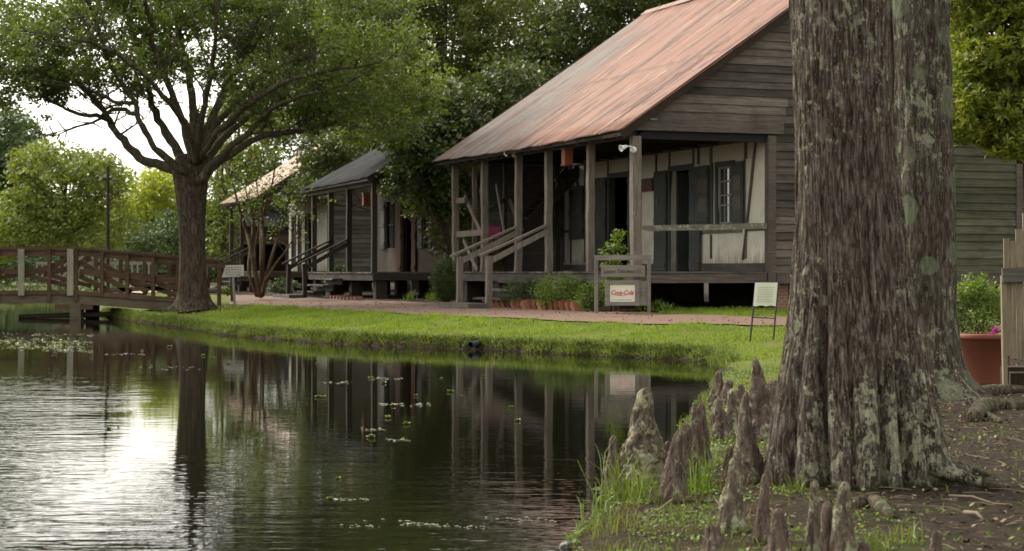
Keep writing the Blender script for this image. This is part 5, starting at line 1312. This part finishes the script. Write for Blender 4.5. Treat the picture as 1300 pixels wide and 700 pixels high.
# magenta plaque on the porch
mp = hp(.45, 8.25, FL); mg = empty('notice_board', mp, HA-.2); tag(mg, 'bright magenta plaque on a thin post inside the gallery, behind the stair rail', 'sign')
MB().box(-.15, .15, -.03, 0, .74, 1.0).build('panel', MAT['magenta'], mg); MB().box(-.02, .02, .001, .03, 0, .95).build('post', MAT['postd'], mg)
b = MB(); [b.box(-.12, .12, -.034, -.031, .80+i*.06, .812+i*.06) for i in range(3)]; b.build('small_print', MAT['lily'], mg)
# hanging orange boxes
def lantern(loc, rz, lab, s_=1):
    t = empty('hanging_lantern', loc, rz); tag(t, lab, 'lantern', 'orange boxes hanging from the eaves')
    b = MB(); w_ = .085*s_
    b.box(-w_, w_, -w_, w_, -.33*s_, -.03*s_); b.box(-w_-.015, w_+.015, -w_-.015, w_+.015, -.03*s_, 0); b.box(-w_-.01, w_+.01, -w_-.01, w_+.01, -.345*s_, -.332*s_); b.build('box', MAT['orangebox'], t)
    MB().tube([(0, 0, 0), (0, 0, .12)], [.008, .008], 6).build('hook', MAT['iron'], t)
lantern(hp(.0, 3.05, FL+2.40), HA, 'orange wooden box hanging under the eave of the big cottage')
lantern(hp(.3, 1.9, .7+2.15, c2), R(19), 'orange box hanging in the porch of the dark cottage', 1.0)
# security lamps
def lamp(loc, rz, lab):
    t = empty('security_lamp', loc, rz); tag(t, lab, 'lamp', 'white outdoor lamps on the gallery')
    b = MB(); b.lathe([(0, 0), (.055, .0), (.06, .02), (.05, .05), (0, .055)], 16); o = b.build('base', MAT['lamp'], t, True); o.rotation_euler = (R(90), 0, 0)
    MB().tube([(0, -.05, .0), (-.04, -.08, .05), (-.12, -.09, .06)], [.014]*3, 8).build('arm', MAT['lamp'], t, True)
    b = MB(); b.lathe([(.02, 0), (.03, .03), (.045, .10), (.062, .14), (.057, .14), (.04, .10), (.0, .09)], 16); o = b.build('head', MAT['lamp'], t, True); o.location = (-.12, -.09, .06); o.rotation_euler = (R(28), R(-112), 0)
    return t
lamp(hp(-.04, -.06, FL+2.17), 0, 'white floodlamp fixed near the top of the gallery corner post')
lamp(hp(-.07, 5.7, FL+2.42), HA, 'small pale lamp under the eave, right above the entrance steps')
# utility pole
up_ = W(137, 345, 53); uz = gz(up_.x, 53); ut = empty('utility_pole', (up_.x, 53, uz)); tag(ut, 'thin brown lamp pole standing behind the footbridge', 'pole')
s = 53/F
MB().tube([(0, 0, -.2), (0, 0, CAMZ+(345-212)*s-uz)], [.055, .045], 10).build('pole', MAT['postd'], ut)
b = MB(); b.box(-.17, .17, -.05, .05, CAMZ+(345-229)*s-uz, CAMZ+(345-226)*s-uz); b.build('crossarm', MAT['postd'], ut)
for x in (-.17, .15): MB().lathe([(0, 0), (.05, .02), (.06, .08), (.03, .12), (0, .12)], 12, (x, 0, CAMZ+(345-231)*s-uz)).build('lamp_head', MAT['farwhite'], ut, True)
# drain pipes in the bank
for px, py, lab in ((597, 439, 'end of a blue-grey drain pipe poking from the grassy bank below the entrance steps'), (891, 449, 'end of a dark drain pipe in the bank close to the cypress knees')):
    Zp = CAMZ*F/(py+6-345); p = W(px, py, Zp); b = MB()
    a = Vector((0, 0, 0)); d = Vector((.3, .5, .02))
    prof_ = [(.052, 0), (.06, 0), (.06, .6), (.052, .6), (.052, 0)]
    b.lathe([(r_*.8, z_) for r_, z_ in prof_], 20); o = b.build('drain_pipe', MAT['pipe'], None, True); o.location = p+Vector((0, .10, .01)); o.rotation_euler = (R(-88), 0, R(-25)); tag(o, lab, 'pipe', 'drain pipes in the bank')
# dark stone in the water at the bottom edge
def rock(px, py, Zz, r, mat, lab, cat='rock', sub=3, sq=.6, zc=0):
    import bmesh
    bm = bmesh.new(); bmesh.ops.create_icosphere(bm, subdivisions=sub, radius=r)
    for v in bm.verts: v.co *= 1+.35*noise.noise(v.co*(1.6/r)+Vector((px, 0, 0))); v.co.z *= sq
    me = bpy.data.meshes.new('rock'); bm.to_mesh(me); bm.free()
    p = W(px, py, Zz); p.z = gz(p.x, p.y)+zc if zc is not None else 0
    o = link('rock' if cat == 'rock' else cat, me, mat, None, p); tag(o, lab, cat); return o
o = rock(721, 697, 7.7, .035, MAT['iron'], 'small black rock breaking the water at the bottom edge', zc=None); o.location.z = .005
p = hit(1165, 608); o = rock(1165, 608, p.y, .035, MAT['edging'], 'broken orange brick piece at the foot of the big cypress', 'brick', 2, .5)
p = hit(1112, 612); rock(1112, 612, p.y, .028, MAT['stone'], 'small grey rock in front of the big cypress base')
p = hit(1187, 640); 
# brick edging of the flower bed: one by one
E0, E1 = hit(626, 391), hit(735, 396.5); ne = 17
b = MB(); b.box(-.05, .05, -.10, .10, -.10, .11, .004); proto = b.build('edging_brick', MAT['edging'])
for i in range(ne):
    o = proto if i == 0 else proto.copy()
    if i: COL.objects.link(o)
    t = i/(ne-1); q = E0.lerp(E1, t); o.location = (q.x, q.y, gz(q.x, q.y)+.06); o.rotation_euler = (R(rr.uniform(-8, 8)), R(-34+rr.uniform(-12, 12)), math.atan2(E1.y-E0.y, E1.x-E0.x)+rr.uniform(-.15, .15)); o.scale = (1.25, 1.25, rr.uniform(1.0, 1.35))
    tag(o, 'tilted orange-red brick edging the flower bed between the steps and the sign frame', 'brick', 'edging bricks of the flower bed')
E0, E1 = hit(424, 380.5), hit(455, 382.5)
b = MB(); b.box(-.05, .05, -.10, .10, -.10, .09, .004); proto2 = b.build('edging_brick', MAT['brick'])
for i in range(8):
    o = proto2 if i == 0 else proto2.copy()
    if i: COL.objects.link(o)
    q = E0.lerp(E1, i/7); o.location = (q.x, q.y, gz(q.x, q.y)+.02); o.rotation_euler = (0, R(-20), math.atan2(E1.y-E0.y, E1.x-E0.x)); 
    tag(o, 'dark red brick edging the small bed before the dark cottage', 'brick', 'edging bricks before the dark cottage')

# ================================================================== SHRUBS, PLANTS
def bush(name, label, px, py, wpx, hpx, mat, leaf=.06, n=2600, cat='shrub', seed=1, group=None, asp=.4, up=.5, Z=None, conic=.0, flat=.8):
    p = hit(px, py) if Z is None else Vector((W(px, py, Z).x, Z, gz(W(px, py, Z).x, Z)))
    s = p.y/F; g = np.random.default_rng(seed); t = empty(name, p); tag(t, label, cat, group)
    rx, hz = wpx*s/2, hpx*s; K = max(10, n//26)
    u = g.normal(size=(K, 3)); u /= np.linalg.norm(u, axis=1)[:, None]; u *= (g.uniform(.2, 1, K)**.4)[:, None]
    h01 = (u[:, 2]+1)/2
    c = np.stack([u[:, 0]*rx*(1-conic*h01), u[:, 1]*rx*.7*(1-conic*h01), .05*hz+h01*hz*.92], -1)
    C = clump(c, max(.05, rx*.28), 26, g, flat)
    C = C[C[:, 2] > 0]
    quads('foliage', leaf_quads(C, leaf, asp, up, g), mat, t)
    b = MB(); rr2 = random.Random(seed)
    for k in c[::max(1, K//22)]: b.tube([Vector((rr2.uniform(-.05, .05), rr2.uniform(-.05, .05), -.02)), Vector(k)*.5+Vector((0, 0, .04)), Vector(k)], [.012, .009, .004], 4, False)
    b.build('stems', MAT['branch'], t); return t
def blades(P, L_, w_, g, bend=.5, up=1.6):
    N = len(P); d = g.normal(size=(N, 3)); d[:, 2] = 0; d /= (np.linalg.norm(d, axis=1)[:, None]+1e-9)
    L_ = L_*g.uniform(.5, 1.4, N); s = np.stack([-d[:, 1], d[:, 0], np.zeros(N)], -1)
    ang = g.uniform(0, 2*np.pi, N); f = np.stack([np.cos(ang), np.sin(ang), 0*ang], -1); s = f
    bd = bend*g.uniform(.1, 1, N)
    m = P+d*(L_*bd*.35)[:, None]+np.array([0, 0, 1])*(L_*.6)[:, None]
    t = P+d*(L_*bd*1.1)[:, None]+np.array([0, 0, 1])*(L_*(1-.35*bd))[:, None]
    w0 = (s*w_/2)
    a0, a1, b0, b1, c0, c1 = P-w0, P+w0, m-w0*.8, m+w0*.8, t-w0*.1, t+w0*.1
    V = np.stack([a0, a1, b0, b1, c0, c1], 1).reshape(-1, 3); i0 = np.arange(N)*6
    Fc = np.concatenate([np.stack([i0, i0+1, i0+3, i0+2], -1), np.stack([i0+2, i0+3, i0+5, i0+4], -1)])
    return V, Fc
def tuft(name, label, px, py, hpx, n, mat, cat='plant', seed=1, spread=.06, w_=.012, bend=.8, group=None):
    p = hit(px, py); s = p.y/F; g = np.random.default_rng(seed)
    P = np.stack([g.normal(0, spread, n), g.normal(0, spread, n), np.zeros(n)], -1); V, Fc = blades(P, hpx*s, w_, g, bend)
    o = quads(name, V, mat, faces=Fc, loc=p); tag(o, label, cat, group); return o
bush('conifer_shrub', 'rounded dark green shrub left of the entrance steps', 566, 379, 40, 62, MAT['shrub'], .05, 9000, seed=1, asp=.25, Z=40.5)
bush('shrub', 'dark twiggy shrub in the bed just right of the entrance steps', 668, 388, 72, 42, MAT['shrub'], .05, 3600, seed=2, asp=.3, Z=36.5)
bush('shrub', 'fresh green shrub in the middle of the gallery flower bed', 714, 389, 76, 46, MAT['plant'], .055, 4200, seed=3, asp=.35, Z=34.9)
bush('shrub', 'low green shrub behind the sign frame post', 750, 391, 50, 38, MAT['plant'], .055, 1700, seed=4, asp=.35, Z=33.6)
bush('shrub', 'leafy bush at the foot of the dark cottage steps', 432, 376, 44, 38, MAT['shrub'], .08, 2600, seed=5, asp=.4)
bush('shrub', 'low grey-green bush beside the base of the multi-stemmed tree', 360, 375, 44, 22, MAT['shrub'], .08, 1400, seed=6, asp=.3)
bush('plant', 'bright leafy plant below the pale sign by the oak', 290, 376, 22, 16, MAT['plant'], .10, 300, 'plant', seed=7)
bush('vine', 'leafy green vine climbing beside the gallery corner post', 782, 384, 46, 114, MAT['plant'], .075, 1300, 'vine', seed=8, Z=32.75, conic=.2)
bush('shrub', 'dense green plants behind the terracotta tub, against the shaded cottage wall', 1240, 412, 86, 84, MAT['plant'], .075, 3400, 'shrub', seed=9, Z=22.5, asp=.25)
bush('shrub', 'darker green plants just left behind the terracotta tub', 1222, 440, 40, 60, MAT['shrub'], .06, 900, 'shrub', seed=10, Z=20.5, asp=.25)
for i, (px, py, h_, n, lab) in enumerate(((522, 382, 12, 26, 'small light-green leafy plant under the dark cottage porch'), (547, 382, 11, 22, 'small strap-leaved plant between the porch and the rounded shrub'), (648, 388, 12, 30, 'light-green fern at the left end of the brick edging'),
     (690, 390, 10, 26, 'light-green fern behind the middle of the brick edging'), (832, 395, 15, 60, 'green strap-leaved clump right of the sign frame'), (846, 396, 12, 46, 'right-most strap-leaved clump under the gallery'), (818, 395, 12, 40, 'green clump at the foot of the sign frame right post'))):
    tuft('fern', lab, px, py, h_, n, MAT['plant'], 'plant', 20+i, .07, .035, 1.1)
# plant in the tub
s = pp.y/F; g = np.random.default_rng(33); t = empty('potted_plant', (pp.x, pp.y, pp.z+55*s)); tag(t, 'thin straggly plant with one magenta flower growing in the terracotta tub', 'plant')
b = MB(); L_ = []
for i in range(26):
    e = Vector((g.uniform(-.26, .2), g.uniform(-.15, .15), g.uniform(.08, .30))); b.tube([Vector((e.x*.3, e.y*.3, 0)), Vector((e.x*.7, e.y*.7, e.z*.6)), e], [.004, .003, .0015], 4, False); L_ += [tuple(e*(.5+.5*k/8)) for k in range(9)]
b.build('stems', MAT['branch'], t); quads('foliage', leaf_quads(np.array(L_)+g.normal(0, .012, (len(L_), 3)), .035, .35, .5, g), MAT['plant'], t)
K = np.array([[.03, -.17, .09], [.05, -.16, .11], [.015, -.17, .07], [.07, -.15, .115]]); quads('flower', leaf_quads(clump(K, .022, 14, g), .03, .8, .2, g), MAT['flower'], t)

# ---------------------------------------------------------------- grass
def scatter(n, x0, x1, y0, y1, keep, g):
    x = g.uniform(x0, x1, n); y = g.uniform(y0, y1, n); k = keep(x, y); return x[k], y[k]
g = np.random.default_rng(80)
def bank_keep(x, y):
    d = shore(x, y); pr = (d > .0) & ~in_poly(PPOLY, x, y)
    pr &= (650+x/y*F > -60) & (650+x/y*F < 1240)
    pr &= (dirt_mask(x, y)+g.uniform(-.35, .35, len(x)) < .55)
    return pr
x, y = scatter(520000, -13, 7.5, 21.5, 50, bank_keep, g)
# keep the strip in front of the path and the lawn at the cottage end
def side_of_path(x, y):
    P = PL; yl = np.interp(x, P[:, 0][np.argsort(P[:, 0])], P[:, 1][np.argsort(P[:, 0])]); return y < yl+.02
k = side_of_path(x, y) | ((x > 2.6) & (y < 34))
x, y = x[k], y[k]
if len(x) > 190000: x, y = x[:190000], y[:190000]
d = shore(x, y); P = np.stack([x, y, height(x, y)-.005], -1)
hv = np.array([.9+1.1*noise.noise(Vector((a*1.3, b_*1.3, 0)))+.7*noise.noise(Vector((a*5, b_*5, 2))) for a, b_ in zip(x, y)])
kk = g.random(len(x)) < np.clip(hv+.25, .15, 1); x, y, d, P, hv = x[kk], y[kk], d[kk], P[kk], hv[kk]
V, Fc = blades(P, np.where(d < .3, .085, .05)*np.clip(y/28, .7, 1.3)*np.clip(hv, .35, 1.7), .011, g, .8)
o = quads('lawn_grass', V, MAT['grass'], faces=Fc); tag(o, 'bright green lawn grass on the far bank of the pond', 'grass', kind='stuff')
# lip grass hanging over the water
x, y = scatter(1500000, -12.5, 4, 21.5, 48, lambda x, y: (np.abs(shore(x, y)-.08) < .09), g)
x, y = x[:64000], y[:64000]; x = x[:]
P = np.stack([x, y, height(x, y)-.01], -1); V, Fc = blades(P, .125, .012, g, 1.9)
o = quads('bank_grass', V, MAT['grasslong'], faces=Fc); tag(o, 'longer grass hanging over the far bank edge', 'grass', kind='stuff')
# near bank
def clumpy(x, y, sc, th): return np.array([noise.noise(Vector((a*sc, b_*sc, 3.1))) > th for a, b_ in zip(x, y)])
x, y = scatter(60000, -.2, 3.4, 6.2, 21, lambda x, y: (shore(x, y) > .0) & (650+x/y*F < 1330), g)
d = shore(x, y); k = (g.random(len(x)) < np.clip(.9-d*.95, .03, 1)*.8) & (clumpy(x, y, 2.9, .0)); x, y, d = x[k], y[k], d[k]
P = np.stack([x, y, height(x, y)-.005], -1); V, Fc = blades(P, np.where(d < .4, .085, .055), .0045, g, 1.0)
o = quads('bank_grass', V, MAT['grasslong'], faces=Fc); tag(o, 'loose green grass between the cypress knees on the near bank', 'grass', kind='stuff')
x, y = scatter(30000, -.2, 2.0, 6.2, 18, lambda x, y: (shore(x, y) > .0) & (shore(x, y) < .8), g); k = clumpy(x, y, 3.4, .08); x, y = x[k][:10000], y[k][:10000]
P = np.stack([x, y, height(x, y)-.005], -1); V, Fc = blades(P, .06, .004, g, 1.5)
o = quads('dry_grass', V, MAT['drygrass'], faces=Fc); tag(o, 'brown dead grass tangled through the near bank', 'grass', kind='stuff')
# ground cover leaves
x, y = scatter(60000, -.2, 3.4, 6.2, 20, lambda x, y: (shore(x, y) > .0), g); d = shore(x, y)
k = (g.random(len(x)) < np.clip(1.25-d*.8, .05, 1)) & clumpy(x, y, 2.2, -.12); x, y = x[k][:26000], y[k][:26000]
P = np.stack([x, y, height(x, y)+g.uniform(.004, .035, len(x))], -1)
o = quads('ground_cover', leaf_quads(P, .022, .7, 1.2, g), MAT['plant']); tag(o, 'small-leaved weeds covering the near bank', 'weeds', kind='stuff')
# leaf litter
x, y = scatter(30000, .4, 6, 6.2, 20, lambda x, y: (shore(x, y) > .25) & (650+x/y*F < 1330), g); x, y = x[:7500], y[:7500]
P = np.stack([x, y, height(x, y)+g.uniform(.002, .010, len(x))], -1)
o = quads('leaf_litter', leaf_quads(P, .026*g.uniform(.35, 1.5, (len(P), 1)), .5, 1.8, g), MAT['litter']); tag(o, 'brown fallen leaves scattered round the cypress trunks', 'leaves', kind='stuff')
x, y = scatter(60000, -10, 5, 22, 46, lambda x, y: (shore(x, y) > .15), g); x, y = x[:2600], y[:2600]
P = np.stack([x, y, height(x, y)+.03], -1)
o = quads('leaf_litter', leaf_quads(P, .05, .5, 2.5, g), MAT['litter']); tag(o, 'few pale fallen leaves on the lawn and path', 'leaves', kind='stuff')
# tall water-side tufts
for i, (px, py, h_, n, lab) in enumerate(((752, 668, 48, 26, 'bright grass tuft at the very tip of the near bank, over the water'), (785, 640, 60, 50, 'grass tuft in front of the broad lichened knee'), (812, 640, 55, 40, 'grass tuft right of the water-side knees'),
      (838, 640, 40, 24, 'grass tuft left of the upright brown knee'), (890, 628, 62, 46, 'bright tall grass tuft in front of the two-pronged knee'), (765, 640, 78, 10, 'few long arching blades reaching over the water'), (1115, 700, 30, 30, 'grass tuft at the bottom edge right of the front trio of knees'),
      (1150, 690, 30, 18, 'thin tuft of blades in the litter at the bottom edge'), (1005, 625, 22, 30, 'low green tuft between the big trunk and the narrow dark knee'), (1172, 575, 30, 24, 'fern-like tuft growing at the right base of the big cypress'))):
    tuft('grass_tuft', lab, px, py, h_, n, MAT['grasslong'] if i not in (4, 0) else MAT['plant'], 'grass', 60+i, .035 if i != 5 else .02, .006, 1.0 if i != 5 else 1.7, 'grass tufts on the near bank')
# twigs
def twig(pts, r, lab):
    P = [hit(*p) for p in pts]; o0 = P[0].copy(); b = MB(); b.tube([p-o0+Vector((0, 0, r+.012*math.sin(i*2)+.006)) for i, p in enumerate(P)], [r*(1-.15*i) for i in range(len(P))], 6); o = b.build('twig', MAT['twig'], None, True); o.location = o0; tag(o, lab, 'twig', 'dead twigs on the near bank')
twig([(1205, 633), (1235, 638), (1262, 641), (1285, 644)], .006, 'long pale twig lying on the dirt right of the big cypress')
twig([(868, 628), (845, 648), (820, 662), (800, 672)], .007, 'crooked dead twig lying across the grass below the upright brown knee')
twig([(1225, 655), (1240, 660), (1248, 662)], .009, 'short dark twig on the bare dirt at the right')
twig([(892, 640), (906, 636), (915, 646)], .005, 'small forked twig beside the bright grass tuft')
# twig debris, too many to count
g = np.random.default_rng(85); tb = MB(); rr = random.Random(85)
x, y = scatter(3000, .5, 5.5, 6.4, 18, lambda x, y: (shore(x, y) > .2) & (650+x/y*F < 1320), g); x, y = x[:420], y[:420]; z = height(x, y)
for a_, b_, c_ in zip(x, y, z):
    t_ = rr.uniform(0, 6.28); l_ = rr.uniform(.02, .11); d_ = Vector((math.cos(t_), math.sin(t_), 0))*l_; o_ = Vector((a_, b_, c_+.008)); tb.tube([o_-d_, o_+Vector((rr.uniform(-.01, .01), 0, .006)), o_+d_], [.0022, .0026, .0015], 4, False)
tag(tb.build('twig_litter', MAT['twig']), 'fine broken twigs strewn over the dirt round the big cypress', 'twigs', kind='stuff')
# floating plants
g = np.random.default_rng(90); V = []
for k in range(26):
    a = g.uniform(0, 6.28); el = g.uniform(.2, 1.3); l_ = g.uniform(.05, .085); d = np.array([math.cos(a)*math.cos(el), math.sin(a)*math.cos(el), math.sin(el)]); s_ = np.cross(d, [0, 0, 1.]); s_ /= np.linalg.norm(s_)
    V += [np.zeros(3), d*l_*.6+s_*.032, d*l_, d*l_*.6-s_*.032]
V = np.array(V); V[:, 2] = np.maximum(V[:, 2]*.7, .003)
fp0 = quads('floating_plant', V, MAT['lily'])
FP = [(471, 481, .9), (487, 487, .9), (404, 505, 1), (411, 505, .8), (572, 498, 1), (528, 503, .7), (499, 516, .9), (493, 531, 1.1), (516, 539, 1.1), (471, 556, 1.35), (657, 535, 1.0), (649, 518, .8), (429, 608, .8), (419, 634, 1.0), (560, 481, .5), (614, 478, .6), (180, 446, .6), (215, 441, .7), (258, 452, .7), (270, 455, .7), (138, 545, .8), (290, 462, .7), (403, 462, .6), (585, 503, .5), (150, 543, .5)]
FPL = {9: 'largest round floating plant clump in the middle of the pond', 7: 'round floating plant just above the largest one', 8: 'round floating plant just right of the one above the largest', 10: 'right-most floating plant, lying in the reflected gallery posts', 13: 'front-most floating plant, nearest the bottom edge', 12: 'floating plant next above the front-most one', 2: 'left of a touching pair of floating plants', 3: 'right, smaller one of a touching pair of floating plants', 20: 'floating plant beside the dark reflection of the pole at the left'}
for i, (px, py, sc) in enumerate(FP):
    o = fp0 if i == 0 else fp0.copy()
    if i: COL.objects.link(o)
    Z = CAMZ*F/(py-345); o.location = ((px-650)/F*Z, Z, 0); o.rotation_euler = (0, 0, i*1.7); sc *= Z/15*.5; o.scale = (sc, sc, sc*1.1)
    tag(o, FPL.get(i, 'small green floating plant lying singly among specks of scum on the dark pond'), 'water plant', 'floating plants on the pond')
# strings of pale floating debris and duckweed
V = []
def fleck(px, py, n, dx, size):
    for k in range(n):
        a = px+g.uniform(-dx, dx); b_ = py+g.normal(0, 1.0)+(a-px)*.02; Z = CAMZ*F/(b_-345); c = np.array([(a-650)/F*Z, Z, .004]); l_ = size*g.uniform(.4, 1.6)
        t_ = g.normal(0, .5); u_ = np.array([math.cos(t_), math.sin(t_), 0])*l_; w_ = np.array([-math.sin(t_), math.cos(t_), 0])*l_*.35
        V.extend([c-u_, c-w_, c+u_, c+w_+np.array([0, 0, .002])])
for px, py, n, dx in ((490, 481, 26, 22), (430, 486, 14, 18), (515, 514, 40, 32), (475, 546, 16, 16), (505, 559, 20, 16), (445, 635, 20, 22), (535, 667, 26, 26), (590, 670, 22, 34), (455, 669, 14, 26), (480, 662, 8, 40), (680, 662, 12, 25), (60, 434, 60, 60), (70, 441, 50, 45), (90, 446, 40, 30), (160, 450, 24, 26), (215, 467, 14, 40), (60, 425, 40, 60), (650, 660, 12, 40)):
    fleck(px, py, n, dx, .010*(CAMZ*F/(py-345))/10)
o = quads('pond_scum', np.array(V), plain('pale floating debris', (.22, .22, .15), .7)); tag(o, 'thin strings of pale debris floating on the pond', 'pond scum', kind='stuff')
V = []
for k in range(110):
    px = g.uniform(-5, 110); py = g.normal(437, 5); Z = CAMZ*F/(py-345); c = np.array([(px-650)/F*Z, Z, .004])
    V.extend((leaf_quads(c+g.normal(0, .035, (5, 3))*np.array([1, 1, .3]), .04, .7, 1.5, g)).reshape(-1, 3))
o = quads('duckweed', np.array(V), MAT['lily']); tag(o, 'patch of green duckweed on the pond in front of the bridge', 'duckweed', kind='stuff')
